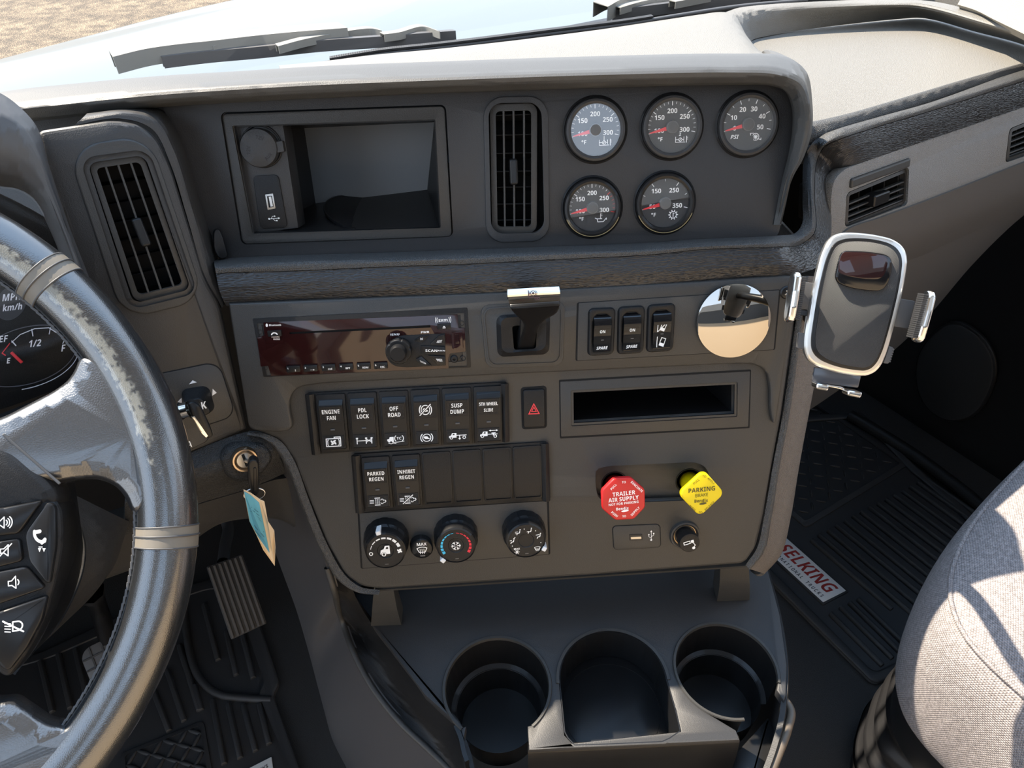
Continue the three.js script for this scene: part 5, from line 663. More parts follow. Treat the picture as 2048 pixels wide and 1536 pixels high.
// ---------- driver's instrument pod ----------
const ventFrameL = [[174, 322], [286, 306], [382, 580], [270, 608]], ventHoleL = [[153, 313], [300, 293], [400, 588], [256, 624]];
{
  const t = on(pod, 330, 680, 0, 'instrument_pod', 'dark grey dashboard pod between steering wheel and centre console', 'dashboard pod');
  const s = roundPath(t.qs([[72, 262], [240, 237], [304, 258], [340, 325], [412, 560], [440, 604], [497, 860], [440, 884], [380, 908], [260, 965], [150, 900], [205, 720], [175, 600], [132, 470], [90, 340]]), [0.005, 0.03, 0.03, 0.02, 0.02, 0.02, 0.002, 0, 0, 0, 0, 0.02, 0.02, 0.02, 0.01]);
  s.holes.push(roundPath(t.qs(ventHoleL), 0.012, THREE.Path));
  obj('face', ext(s, -0.012, 0, 0.006, 4), M.pod, t);
  const r = roundPath(t.qs([[132, 296], [298, 268], [410, 600], [246, 640]]), 0.022); r.holes.push(roundPath(t.qs(ventHoleL), 0.012, THREE.Path)); obj('vent_surround', ext(r, -0.001, 0.002, 0.0015, 3), M.panel, t);
  const w = (l) => l.map((p) => t.w(p)), P0 = (l, n) => w(P(l, n)), e0 = [[150, 250], [240, 237], [304, 258], [340, 325], [376, 440], [412, 560], [430, 590], [444, 616]], e1 = [[180, 222], [262, 214], [322, 222], [358, 275], [394, 390], [428, 505], [438, 560], [450, 608]];
  obj('shoulder', loft([P0(e0, -0.005), P0(e0.map((p, i) => mix(p, e1[i], 0.45)), -0.006), w(U(e1, 0.004)), w(U(e1.map(([x, y]) => [x + 6, y]), -0.01))], { n: 60, m: 5, t: 0.003 }), M.pod, t);
  obj('joint_tab', ext(roundPath(t.qs([[428, 462], [438, 456], [446, 470], [458, 516], [440, 520], [428, 500]], -0.02), 0.004), -0.03, -0.022, 0.002), M.dark, t);
  // knee panel below
  const k0 = P0([[250, 968], [330, 928], [376, 908], [441, 880], [499, 863], [528, 866]], -0.002), k1 = P0([[250, 1000], [330, 968], [380, 950], [450, 925], [510, 902], [552, 898]], 0.010), k2 = P0([[250, 1070], [330, 1035], [391, 1009], [482, 982], [530, 964], [572, 945]], -0.006);
  obj('knee_panel', loft([k0, k1, k2], { n: 40, m: 8, t: 0.004, flip: true }), M.knee, t, 'leather grained panel round the ignition lock');
  const c1 = P0([[200, 1162], [300, 1126], [370, 1098], [400, 1072], [440, 1048], [490, 1038], [560, 1040], [610, 1070]], -0.05), c0 = P0([[200, 1092], [300, 1048], [350, 1027], [391, 1011], [440, 996], [490, 981], [545, 961], [580, 955]], -0.010);
  obj('lower_cover', loft([c0, c0.map((p, i) => p.clone().lerp(c1[i], 0.5).add(V3(0, 0, 0.004))), c1, c1.map((p) => p.clone().add(V3(0, 0.01, -0.12)))], { n: 40, m: 4, t: 0.004, flip: true }), M.pod, t);
}
{
  const t = on(pod, 278, 455, 0, 'driver_air_vent', 'tall slanted air vent between steering wheel and cubby', 'air vent');
  vent(t, ventHoleL, ventFrameL, { bars: [0.28, 0.5, 0.73], louvres: [0.09, 0.23, 0.36, 0.49, 0.62, 0.745, 0.87], tab: { at: [0.5, 0.52], size: [0.0075, 0.022] }, pitch: -1.15, dark: true, fw: 0.08 });
}
{ // instrument cluster behind the wheel
  const t = on(pod, 60, 640, -0.03, 'instrument_cluster', 'instrument cluster seen through the steering wheel', 'instrument cluster'), P1 = (l, n) => P(l, n).map((p) => t.w(p));
  obj('hood', loft([P1([[-90, 160], [0, 186], [48, 222], [76, 258], [98, 330], [136, 445], [184, 570], [226, 690]], 0.0), P1([[-90, 225], [0, 245], [44, 270], [74, 312], [98, 370], [132, 460], [172, 572], [208, 685]], 0.022), P1([[-90, 330], [0, 340], [42, 350], [78, 378], [106, 430], [136, 505], [164, 590], [192, 680]], 0.014), P1([[-90, 372], [0, 376], [42, 384], [70, 404], [96, 452], [124, 520], [150, 600], [176, 680]], -0.028)], { n: 60, m: 6, t: 0.003, flip: true }), M.grey, t);
  obj('dial_board', ext(roundPath(t.qs([[-120, 340], [60, 340], [210, 560], [205, 735], [140, 770], [60, 800], [-120, 860]]), 0.01), -0.012, 0, 0.001), M.dark, t);
  const q = t.qs([[-40, 575], [170, 515], [170, 745], [-40, 805]]); print(t, 'dial_print', q, 0.0006, (x) => {
    x.fillStyle = '#2c2c30'; x.beginPath(); x.arc(148, 104, 76, 0, 7); x.fill(); x.fillStyle = '#ececf2'; words(x, 'MPH', 150, 80, 42, 'bold', 0.16); words(x, 'km/h', 154, 126, 38, 'bold', 0.16);
    x.strokeStyle = '#d8dae4'; x.lineWidth = 5; x.beginPath(); x.ellipse(220, 360, 250, 130, 0.1, 0, 7); x.strokeStyle = '#55555c'; x.stroke(); x.strokeStyle = '#dfe1ea'; x.lineWidth = 4; x.beginPath(); x.ellipse(220, 380, 260, 128, 0.1, 0.1, 1.6); x.stroke(); words(x, 'DEF', 96, 252, 40, 'bold', 0.16); words(x, '1/2', 262, 314, 42, 'bold', 0.16); words(x, 'F', 402, 372, 42, 'bold', 0.16); line(x, 4, [150, 280], [190, 256], [260, 248], [330, 262], [412, 330]); line(x, 5, [150, 274], [170, 300]); line(x, 5, [246, 248], [252, 278]); line(x, 5, [338, 264], [332, 290]); line(x, 5, [414, 328], [400, 350]); x.strokeStyle = '#e0303c'; line(x, 5, [140, 282], [104, 316]); line(x, 5, [104, 316], [120, 330]); x.fillStyle = '#f2f2f4'; words(x, 'E', 134, 358, 34, 'bold', 0.16);
  }, 512, 512, { roughness: 0.4 });
  const a = t.q(22, 705, 0.004), b = t.q(44, 726, 0.004); obj('needle', bar(a, b, 0.0022, 0.002, 0.004), M.needle, t, 'red fuel fluid pointer');
  obj('lower_rim', loft([P1([[-120, 872], [0, 828], [80, 796], [150, 764], [210, 730]], -0.026), P1([[-120, 905], [0, 862], [80, 826], [150, 790], [215, 750]], -0.006), P1([[-120, 985], [0, 940], [80, 900], [150, 850], [220, 790]], 0.004)], { n: 30, m: 4, t: 0.003, flip: true }), M.dark, t);
  const lens = obj('lens', (() => { const g = new THREE.ShapeGeometry(roundPath(t.qs([[-110, 350], [60, 355], [200, 560], [195, 735], [60, 795], [-110, 850]], 0.008), 0.01)); g.translate(0, 0, 0.008); return g; })(), M.glass, t); lens.castShadow = false;
}
{ // mirror control
  const t = on(pod, 395, 790, 0, 'mirror_control', 'square panel with a mirror adjuster knob and white direction arrows', 'control knob');
  flush(t, 'plate', [[300, 756], [319, 748], [420, 727], [441, 738], [466, 816], [458, 834], [426, 845], [330, 872]], 0.006, 0, M.panel, 0.001).add();
  const A = t.qs([[362, 776], [418, 768], [430, 806], [374, 818]], 0), B = t.qs([[366, 806], [402, 790], [424, 816], [416, 830], [378, 840]], 0.018), ringA = roundPath(t.qs([[360, 778], [418, 769], [432, 822], [374, 836]], 0.0), 0.006).getSpacedPoints(40).map((p) => V3(p.x, p.y, 0)), ringB = roundPath(t.qs([[366, 803], [403, 793], [425, 825], [380, 840]], 0.016), 0.004).getSpacedPoints(40).map((p) => V3(p.x, p.y, 0.016)), ringC = ringB.map((p) => p.clone().lerp(ringB[0].clone().lerp(ringB[20], 0.5), 0.12).setZ(0.0175)), c = ringB[0].clone().lerp(ringB[20], 0.5).setZ(0.0178);
  obj('knob', loft([ringA, ringB, ringC, ringC.map(() => c)], { n: 81, m: 3, hard: true, t: 0, flip: true }), M.dark, t);
  print(t, 'knob_print', t.qs([[394, 802], [416, 796], [420, 820], [398, 826]], 0.0182), 0.0182, (x) => words(x, 'K', 128, 128, 210));
  for (const tri of [[[378, 768], [393, 764], [385, 760]], [[425, 777], [424, 791], [433, 785]], [[363, 795], [364, 807], [355, 803]]]) obj('direction_arrow', ext(roundPath(t.qs(tri), 0), 0.0002, 0.0012, 0.0001), M.white, t, 'white direction arrow');
  const p2 = on(pod, 385, 880, 0, 'lower_switch_plate', 'small dark plate marked with a letter A above the knee panel', 'plate'); flush(p2, 'plate', [[325, 872], [400, 850], [418, 868], [414, 882], [376, 900], [330, 918]], 0.003, 0, M.panel, 0.0006).add(); print(p2, 'letter', p2.qs([[370, 880], [386, 878], [388, 896], [372, 899]], 0.001), 0.0012, (x) => words(x, 'A', 128, 128, 230));
}
{ // stalk
  const t = on(pod, 395, 835, 0.045, 'control_stalk', 'black and chrome steering column stalk in front of the mirror adjuster', 'lever'), w = (x, y, n) => t.w(pod.hit(x, y, 0.045 + n));
  const a = w(300, 838, -0.008), b = w(378, 818, 0.004), g = tube([a, a.clone().lerp(b, 0.5), b], 0.0062, 20, 20); obj('chrome_sleeve', g, M.chrome, t, 'bright chrome sleeve');
  for (const k of [0.55, 0.8]) { const p = a.clone().lerp(b, k), r = new THREE.TorusGeometry(0.0064, 0.0005, 6, 24); r.lookAt(b.clone().sub(a)); r.translate(p.x, p.y, p.z); obj('groove', r, M.dark, t); }
  const s = roundPath(t.qs([[374, 806], [388, 802], [402, 812], [420, 850], [427, 872], [416, 877], [404, 868], [384, 838]], 0.004), 0.0025); obj('paddle', ext(s, -0.006, 0.006, 0.0025, 4), M.satin, t); obj('chrome_edge', ext(roundPath(t.qs([[382, 834], [389, 831], [417, 872], [412, 876], [402, 866]], 0.007), 0.0008), 0.002, 0.0075, 0.001), M.chrome, t);
}
{ // ignition lock and key
  const t = on(pod, 489, 918, 0.002, 'ignition_lock', 'bronze ringed ignition lock in a grained bulge of the knee panel', 'lock');
  obj('bulge', ext(roundPath(t.qs([[432, 916], [446, 890], [476, 880], [532, 881], [548, 908], [522, 945], [488, 962], [452, 954]]), 0.012), -0.008, 0.012, 0.010, 6), M.knee, t);
  const c = t.q(489.5, 919.5, 0.014), r = (t.q(519, 919, 0.014)[0] - t.q(460, 919, 0.014)[0]) / 2, rg = lathe([[r, 0.010], [r, 0.014], [r * 0.92, 0.0165], [r * 0.8, 0.0165], [r * 0.7, 0.014]], 48), fg = lathe([[0, 0.0155], [r * 0.6, 0.0155], [r * 0.68, 0.0145], [r * 0.7, 0.0135]], 40); for (const g of [rg, fg]) g.translate(c[0], c[1], 0); obj('ring', rg, mat([0.5, 0.38, 0.27], 0.3, { metalness: 1 }), t, 'bronze coloured metal ring'); obj('cylinder', fg, M.steel, t);
  const s = box(-0.0012, 0.0012, -0.006, 0.006, 0.0152, 0.0158, 0.0003); s.translate(c[0], c[1], 0); obj('keyhole', s, M.gap, t);
  const kp = facing(pod.hit(500, 940, 0.034), 14, 8), k = on(kp, 507, 950, 0, 'ignition_key', 'black headed key in the ignition lock', 'key');
  obj('bow', ext(roundPath(k.qs([[495, 921], [504, 913], [517, 918], [519, 978], [513, 987], [505, 986], [496, 960]]), 0.003), -0.0045, 0.0045, 0.002, 4), M.satin, k); obj('bow_rib', ext(roundPath(k.qs([[507, 928], [513, 928], [514, 974], [508, 976]]), 0.0015), 0.004, 0.0058, 0.0008), M.satin, k);
  const b0 = k.w(pod.hit(489.5, 919.5, 0.012)), b1 = k.w(kp.hit(503, 925, 0)); obj('blade', tube([b0, b0.clone().lerp(b1, 0.5), b1], 0.002, 8, 8), M.steel, k);
  const ring = on(kp, 509, 988, 0.002, 'key_ring', 'thin steel split ring hanging on the key', 'key ring'), rr = (ring.q(532, 988)[0] - ring.q(487, 988)[0]) / 2, tg = new THREE.TorusGeometry(rr, 0.0006, 8, 48); tg.scale(1, 0.72, 1); obj('split_ring', [tg, (() => { const g = new THREE.TorusGeometry(rr * 0.97, 0.0005, 8, 48); g.scale(1, 0.72, 1); g.translate(0.0003, 0.0004, 0.0009); return g; })()], M.chrome, ring);
  const tp = facing(pod.hit(505, 1000, 0.036), -6, -4), tagO = on(tp, 515, 1050, 0, 'key_tag', 'blue and tan paper tag hanging from the key ring', 'tag');
  const warp = (g, k) => { const p = g.attributes.position; for (let i = 0; i < p.count; i++) p.setZ(i, p.getZ(i) + 0.0025 * Math.sin(p.getY(i) * 140 + k)); g.computeVertexNormals(); return smooth(g, 0.8); };
  obj('tan_leaf', warp(ext(roundPath(tagO.qs([[488, 976], [500, 985], [518, 1006], [526, 1009], [537, 1040], [546, 1068], [552, 1092], [549, 1133], [528, 1100], [512, 1074], [500, 1040]]), 0.0006), -0.0012, -0.0006, 0.0001), 0), M.paper, tagO, 'tan paper leaf'); obj('blue_leaf', warp(ext(roundPath(tagO.qs([[490, 979], [501, 990], [517, 1010], [528, 1055], [540, 1103], [513, 1072], [502, 1040]]), 0.0004), 0, 0.0005, 0.0001), 0), M.paperBlue, tagO, 'blue paper leaf');
  print(tagO, 'tag_print', tagO.qs([[496, 1000], [517, 1012], [538, 1098], [514, 1070]]), (u, v) => 0.0008 + 0.0025 * Math.sin(tagO.q(0, 1000 + 85 * v)[1] * 140), (x) => { x.strokeStyle = '#1a3a50'; for (let i = 0; i < 11; i++) { line(x, 3, [20, 20 + i * 21], [90 + (i * 53) % 90, 24 + i * 21]); line(x, 3, [140 + (i * 31) % 40, 24 + i * 21], [236, 28 + i * 21]); } });
}
// ---------- steering wheel ----------
const WC = V3(-0.443, 0.928, -0.260), wheelN = BACK.clone().multiplyScalar(Math.cos(rad(42))).addScaledVector(UP, Math.sin(rad(42))), wheelP = new Plane(WC, LAT, wheelN.clone().cross(LAT));
{
  const t = thing('wheel', 'worn black leather steering wheel with a button pad on its spoke', 'steering wheel'); t.position.copy(WC); t.quaternion.copy(wheelP.quaternion);
  const back = wheelP.quaternion.invert(), q = (x, y, n = 0) => { const w = wheelP.hit(x, y, n).sub(WC).applyQuaternion(back); return [w.x, w.y]; }, qs = (l, n) => l.map((p) => q(p[0], p[1], n)), R = 0.222;
  // leather wears pale along the face of the rim
  const W = 1024, Hh = 128, d = new Uint8Array(W * Hh * 4), n1 = lattice(64), n2 = lattice(128);
  for (let y = 0; y < Hh; y++) for (let x = 0; x < W; x++) { const v = y / Hh, band = Math.exp(-Math.pow((v - 0.28) / 0.05, 2)), ang = x / W * 2 * Math.PI, along = Math.max(0, Math.min(1, (0.86 - Math.abs(((ang + Math.PI) % (2 * Math.PI)) - Math.PI - 0.55)) * 4)), g = 0.4 * n1(x / W * 256, y / Hh * 32) + 0.6 * n2(x / W * 900, y / Hh * 100), k = Math.max(0, Math.min(1, (band * 0.95 * along + g - 1.0) * 4)), o = (y * W + x) * 4; d[o] = 30 + 92 * k; d[o + 1] = 31 + 90 * k; d[o + 2] = 32 + 80 * k; d[o + 3] = 255; }
  const wear = new THREE.DataTexture(d, W, Hh); wear.colorSpace = THREE.SRGBColorSpace; wear.wrapS = wear.wrapT = THREE.RepeatWrapping; wear.magFilter = THREE.LinearFilter; wear.needsUpdate = true;
  const bump = leatherBump.clone(); bump.repeat.set(22, 2); bump.needsUpdate = true;
  const rimM = new THREE.MeshPhysicalMaterial({ map: wear, bumpMap: bump, bumpScale: 0.00006, roughness: 0.27, ior: 2, clearcoat: 1, clearcoatRoughness: 0.12 });
  obj('rim', new THREE.TorusGeometry(R, 0.0194, 32, 200), rimM, t, 'worn black leather rim');
  for (const [x, y] of [[105, 560], [325, 1072]]) { const p = q(x, y), a = Math.atan2(p[1], p[0]); { const g = new THREE.TorusGeometry(R, 0.0198, 28, 10, 0.062); g.rotateZ(a - 0.031); obj('seam_band', g, M.seam, t, 'pale worn seam band across the rim'); }
    for (const [da, rr] of [[-0.031, 0.0196], [0.004, 0.0200], [0.031, 0.0196]]) { const g = new THREE.TorusGeometry(rr, 0.0006, 8, 40); g.rotateX(Math.PI / 2); g.translate(R, 0, 0); g.rotateZ(a + da); obj('seam_ring', g, M.grey, t, 'thin stitched edge of the seam'); } }
  // stitches on the inner side
  const st = []; for (let i = 0; i < 120; i++) { const a = i / 120 * 2.6 - 1.2, g = box(-0.0026, 0.0026, -0.0008, 0.0008, -0.0006, 0.0006, 0.0004); g.rotateZ(Math.PI / 2 + 0.12); g.translate(R - 0.0192, 0, 0.0062); g.rotateZ(a); st.push(g); } obj('stitching', st, M.grey, t).userData.kind = 'stuff';
  const spoke = roundPath(qs([[-260, 900], [0, 838], [60, 806], [112, 780], [146, 752], [160, 706], [240, 700], [310, 860], [330, 1010], [268, 1040], [246, 985], [214, 962], [170, 958], [118, 968], [0, 995], [-260, 1080]], 0.004), [0.01, 0.03, 0.03, 0.03, 0.02, 0.02, 0.02, 0.06, 0.02, 0.02, 0.02, 0.02, 0.03, 0.03, 0.03, 0.01]);
  obj('leather_spoke', ext(spoke, -0.014, 0.014, 0.012, 6), M.wheel, t);
  obj('spoke_seam', (() => { const a = q(6, 868, 0.014), b = q(120, 968, 0.014); return bar(a, b, 0.0016, 0.012, 0.0148, 0.0006); })(), M.grey, t);
  const low = roundPath(qs([[-260, 1360], [0, 1398], [30, 1392], [60, 1412], [110, 1446], [160, 1440], [230, 1400], [200, 1540], [40, 1640], [-260, 1700]], 0.004), 0.03); obj('lower_spoke', ext(low, -0.014, 0.014, 0.012, 6), M.wheel, t);
  obj('hub_pad', ext(roundPath(qs([[-700, 800], [-120, 905], [6, 870], [118, 968], [128, 1010], [0, 1040], [-200, 1500], [-700, 1500]], 0.01), 0.02), -0.03, 0.016, 0.01, 4), M.dark, t);
  obj('switch_pod', ext(roundPath(qs([[-300, 1030], [0, 1006], [96, 988], [122, 1010], [128, 1080], [112, 1170], [82, 1260], [40, 1328], [18, 1356], [0, 1352], [-120, 1200]], 0.014), [0.01, 0.02, 0.008, 0.01, 0.02, 0.03, 0.03, 0.02, 0.006, 0.006, 0.01]), -0.04, 0.014, 0.004, 4), M.dark, t);
  const key = (pts, sym, at4) => { const k = obj('key', ext(roundPath(qs(pts, 0.018), 0.0025), 0.010, 0.0185, 0.0018, 4), M.satin, t); print(k, 'key_symbol', qs(at4, 0.0188), 0.0190, sym, 256, 256); };
  const spk = (n, x0 = 50) => (x) => { x.lineWidth = 14; x.beginPath(); x.moveTo(x0, 100); x.lineTo(x0 + 40, 100); x.lineTo(x0 + 90, 50); x.lineTo(x0 + 90, 200); x.lineTo(x0 + 40, 156); x.lineTo(x0, 156); x.closePath(); x.stroke(); for (let i = 0; i < n; i++) arc(x, 14, x0 + 84, 128, 44 + i * 30, -0.8, 0.8); };
  key([[-120, 1024], [0, 1016], [86, 1000], [46, 1056], [36, 1068], [-120, 1086]], spk(3, 10), [[-8, 1028], [34, 1024], [34, 1062], [-8, 1066]]);
  key([[96, 1002], [112, 1012], [113, 1090], [101, 1166], [92, 1166], [58, 1122], [50, 1072], [54, 1060]], (x) => { x.lineWidth = 34; x.beginPath(); x.arc(150, 40, 96, 1.2, 3.3); x.stroke(); line(x, 40, [70, 34], [120, 24]); line(x, 40, [150, 146], [186, 112]); x.fillRect(110, 186, 50, 12); for (const k of [100, 156]) { fill(x, [k, 204], [k + 44, 204], [k + 22, 246]); } }, [[60, 1058], [102, 1058], [100, 1106], [60, 1106]]);
  key([[-120, 1096], [0, 1082], [40, 1076], [46, 1122], [0, 1134], [-120, 1160]], (x) => { spk(0, 40)(x); x.strokeStyle = '#f4f4f2'; line(x, 14, [20, 210], [170, 40]); }, [[-6, 1084], [38, 1080], [38, 1118], [-6, 1122]]);
  key([[-120, 1172], [0, 1142], [52, 1132], [92, 1176], [0, 1208], [-120, 1240]], spk(1, 60), [[6, 1148], [48, 1142], [50, 1182], [8, 1190]]);
  key([[-120, 1262], [0, 1222], [96, 1190], [84, 1240], [54, 1296], [20, 1340], [8, 1340], [-40, 1290]], (x) => { x.lineWidth = 16; x.beginPath(); x.moveTo(120, 80); x.lineTo(170, 80); x.arc(170, 130, 50, -1.57, 1.57); x.lineTo(120, 180); x.closePath(); x.stroke(); for (let i = 0; i < 4; i++) line(x, 12, [40, 84 + i * 30], [96, 96 + i * 30]); line(x, 18, [20, 60], [230, 200]); }, [[2, 1232], [52, 1226], [52, 1272], [2, 1280]]);
}
{ // column cover below the wheel
  const t = thing('steering_column_cover', 'dark grey plastic cover of the steering column behind the wheel', 'cover'), w = (l, n) => l.map((p) => wheelP.hit(p[0], p[1], n));
  obj('lower_shell', loft([w([[140, 985], [160, 1045], [172, 1090], [168, 1140], [146, 1200], [110, 1260], [40, 1330]], -0.06), w([[190, 1010], [210, 1062], [214, 1110], [206, 1150], [180, 1192], [130, 1245], [60, 1310]], -0.075), w([[252, 1040], [248, 1058], [236, 1096], [222, 1136], [192, 1180], [140, 1232], [70, 1290]], -0.12), w([[262, 1040], [258, 1054], [246, 1090], [230, 1130], [200, 1170], [150, 1215], [80, 1270]], -0.2)], { n: 40, m: 5, t: 0.004 }), M.pod, t);
  obj('collar', loft([w([[118, 960], [128, 1010], [134, 1080], [120, 1180], [84, 1275], [30, 1350]], -0.012), w([[150, 965], [160, 1040], [166, 1100], [150, 1180], [100, 1270], [30, 1340]], -0.06)], { n: 40, m: 4, t: 0.003 }), M.dark, t);
  settle(t);
}
// ---------- floor mats, pedals, seat, door ----------
const floorP = level(0);
function mat_(name, label, px, py, outline, r) { const t = on(floorP, px, py, 0.001, name, label, 'floor mat', 'ribbed rubber floor mats'); obj('base', ext(roundPath(t.qs(outline), r), 0, 0.006, 0.002, 3), M.rubber, t); const o = roundPath(t.qs(outline), r); const q = t.qs(outline), c = q.reduce((a, p) => [a[0] + p[0] / q.length, a[1] + p[1] / q.length], [0, 0]); o.holes.push(roundPath(q.map((p) => { const l = Math.hypot(p[0] - c[0], p[1] - c[1]); return [p[0] - (p[0] - c[0]) / l * 0.022, p[1] - (p[1] - c[1]) / l * 0.022]; }), r, THREE.Path)); obj('raised_border', ext(o, 0.005, 0.013, 0.004, 3), M.rubber, t); return t; }
const rib = (t, a, b, w = 0.012, h = 0.014) => { const d = [b[0] - a[0], b[1] - a[1]], l = Math.hypot(...d), g = new THREE.ExtrudeGeometry(roundPath([[-w / 2, 0], [w / 2, 0], [w * 0.28, h - 0.005], [-w * 0.28, h - 0.005]], 0.002), { depth: l - 0.004, bevelEnabled: true, bevelSize: 0.001, bevelThickness: 0.002, bevelOffset: -0.001, bevelSegments: 2, curveSegments: 3 }); g.rotateX(Math.PI / 2); g.translate(0, l - 0.002, 0.005); g.rotateZ(Math.atan2(d[1], d[0]) - Math.PI / 2); g.translate(a[0], a[1], 0); obj('rib', smooth(g), M.rubber, t); };
const treadG = (() => { const g = new THREE.SphereGeometry(1, 14, 8); g.scale(0.0028, 0.011, 0.0026); return g; })();
function treads(t, corners, nx, ny, k = 1) { const list = []; for (let j = 0; j < ny; j++) for (let i = 0; i < nx; i++) { const p = bil(corners, (i + 0.5) / nx, (j + 0.5) / ny); const o = obj('tread', treadG, M.rubber, t); o.position.set(p[0], p[1], 0.007); o.scale.setScalar(k); o.rotation.z = (i + j) % 2 ? 0.75 : -0.75; } return list; }
{
  const t = mat_('floor_mat', 'ribbed black rubber mat under the pedals and steering wheel', 420, 1360, [[-160, 1400], [-60, 1358], [85, 1312], [240, 1240], [379, 1178], [425, 1164], [480, 1160], [520, 1245], [562, 1374], [548, 1394], [602, 1540], [660, 1700], [60, 1800], [-200, 1700]], 0.01);
  for (const [a, b, c, d] of [[407, 1208, 436, 1320], [452, 1262, 472, 1350], [483, 1262, 506, 1356], [424, 1400, 448, 1528], [456, 1408, 480, 1516], [486, 1410, 511, 1502], [518, 1408, 538, 1488], [80, 1322, 104, 1424], [116, 1308, 140, 1416], [150, 1298, 176, 1408], [302, 1368, 338, 1462], [334, 1340, 368, 1442], [358, 1290, 398, 1420], [388, 1370, 402, 1420]]) rib(t, t.q(a, b, 0.01), t.q(c, d, 0.01));
  const arcP = [[366, 1218], [370, 1250], [376, 1290], [390, 1340], [412, 1370], [440, 1388], [480, 1394], [543, 1398]].map(([x, y]) => { const p = t.q(x, y, 0.012); return V3(p[0], p[1], 0.009); }); obj('curved_ridge', tube(arcP, 0.007, 50, 10), M.rubber, t);
  const D = t.qs([[240, 1508], [408, 1440], [428, 1560], [250, 1640]], 0.008), fr = roundPath(D, 0.01); fr.holes.push(roundPath(inset(D, 0.04, 0.96, 0.05, 0.95), 0.008, THREE.Path)); obj('panel_frame', ext(fr, 0.005, 0.010, 0.002), M.rubber, t); treads(t, inset(D, 0.05, 0.95, 0.06, 0.94), 6, 6, 1.35);
  const s = on(floorP, 530, 1545, 0.009, 'floor_label', 'white printed label at the bottom edge of the driver mat', 'label'), L4 = s.qs([[476, 1548], [543, 1514], [552, 1580], [490, 1610]]); obj('plate', ext(roundPath(L4, 0.001), -0.003, 0.001, 0.0005), M.white, s); print(s, 'label_print', L4, 0.0012, (x) => { x.fillStyle = '#333'; words(x, 'TRUCKS', 150, 60, 40, 'bold', -0.1); });
}
{
  const t = mat_('floor_mat', 'ribbed black rubber mat with a white sign on the passenger floor', 1700, 1100, [[1500, 1130], [1746, 1374], [1800, 1350], [2060, 1180], [1936, 1030], [1822, 933], [1720, 830], [1560, 840], [1440, 960]], 0.012);
  const starts = [[1623, 1079], [1638, 1069], [1656, 1060], [1673, 1050], [1690, 1041], [1706, 1031], [1722, 1023], [1739, 1014], [1756, 1006], [1772, 998], [1788, 989], [1805, 981], [1820, 972], [1836, 964], [1850, 956]];
  const end = t.q(1792, 1242, 0.01)[1]; starts.forEach(([x, y], i) => { const a = t.q(x, y, 0.01); rib(t, a, [a[0], i ? end - 0.02 : end + 0.02], 0.011); });
  for (const [a, b, c, d] of [[1661, 1226, 1761, 1334], [1681, 1213, 1781, 1320], [1699, 1204, 1796, 1308], [1716, 1197, 1806, 1292]]) { const p = t.q(a, b, 0.01), e = t.q(c, d, 0.01); rib(t, p, [p[0] + (e[0] - p[0]) * 0.5, e[1]], 0.011); }
  const c = t.q(1612, 1056, 0.008), D = [[c[0], c[1] + 0.42], [c[0] + 0.34, c[1] + 0.42], [c[0] + 0.34, c[1]], [c[0], c[1]]], fr = roundPath(D, 0.01); fr.holes.push(roundPath(inset(D, 0.03, 0.97, 0.025, 0.975), 0.008, THREE.Path)); obj('panel_frame', ext(fr, 0.005, 0.010, 0.002), M.rubber, t); treads(t, inset(D, 0.05, 0.95, 0.05, 0.95), 11, 14);
  const s = on(floorP, 1640, 1150, 0.008, 'mat_sign', 'white sign reading SELKING INTERNATIONAL TRUCKS on the passenger mat', 'sign'), a = s.q(1692, 1181, 0.004), b = s.q(1648, 1203, 0.004), len = (s.q(1558, 1042, 0.004)[1] - a[1]) * 0.86, Q = [[a[0], a[1] + len], [a[0], a[1]], [b[0] - 0.002, b[1]], [b[0] - 0.002, b[1] + len]];
  obj('backing', ext(roundPath(Q.map((p, i) => [p[0] + (i < 2 ? 0.004 : -0.004), p[1] + (i === 1 || i === 2 ? -0.004 : 0.004)]), 0.002), -0.002, 0.003, 0.001), M.rubber, s); obj('white_face', ext(roundPath(Q, 0.001), 0, 0.004, 0.0006), M.white, s);
  print(s, 'sign_print', Q, 0.0043, (x) => { x.fillStyle = '#9c2a22'; x.save(); x.translate(560, 100); x.transform(1, 0, -0.22, 1, 0, 0); x.font = 'bold 176px sans-serif'; x.scale(1.12, 1); x.fillText('SELKING', 0, 0); x.restore(); x.strokeStyle = '#6a7076'; line(x, 8, [66, 20], [40, 170]); x.fillStyle = '#3a3c44'; x.font = 'bold 50px sans-serif'; 'INTERNATIONAL TRUCKS'.split('').forEach((ch, i) => x.fillText(ch, 96 + i * 45, 218)); }, 1024, 256);
}
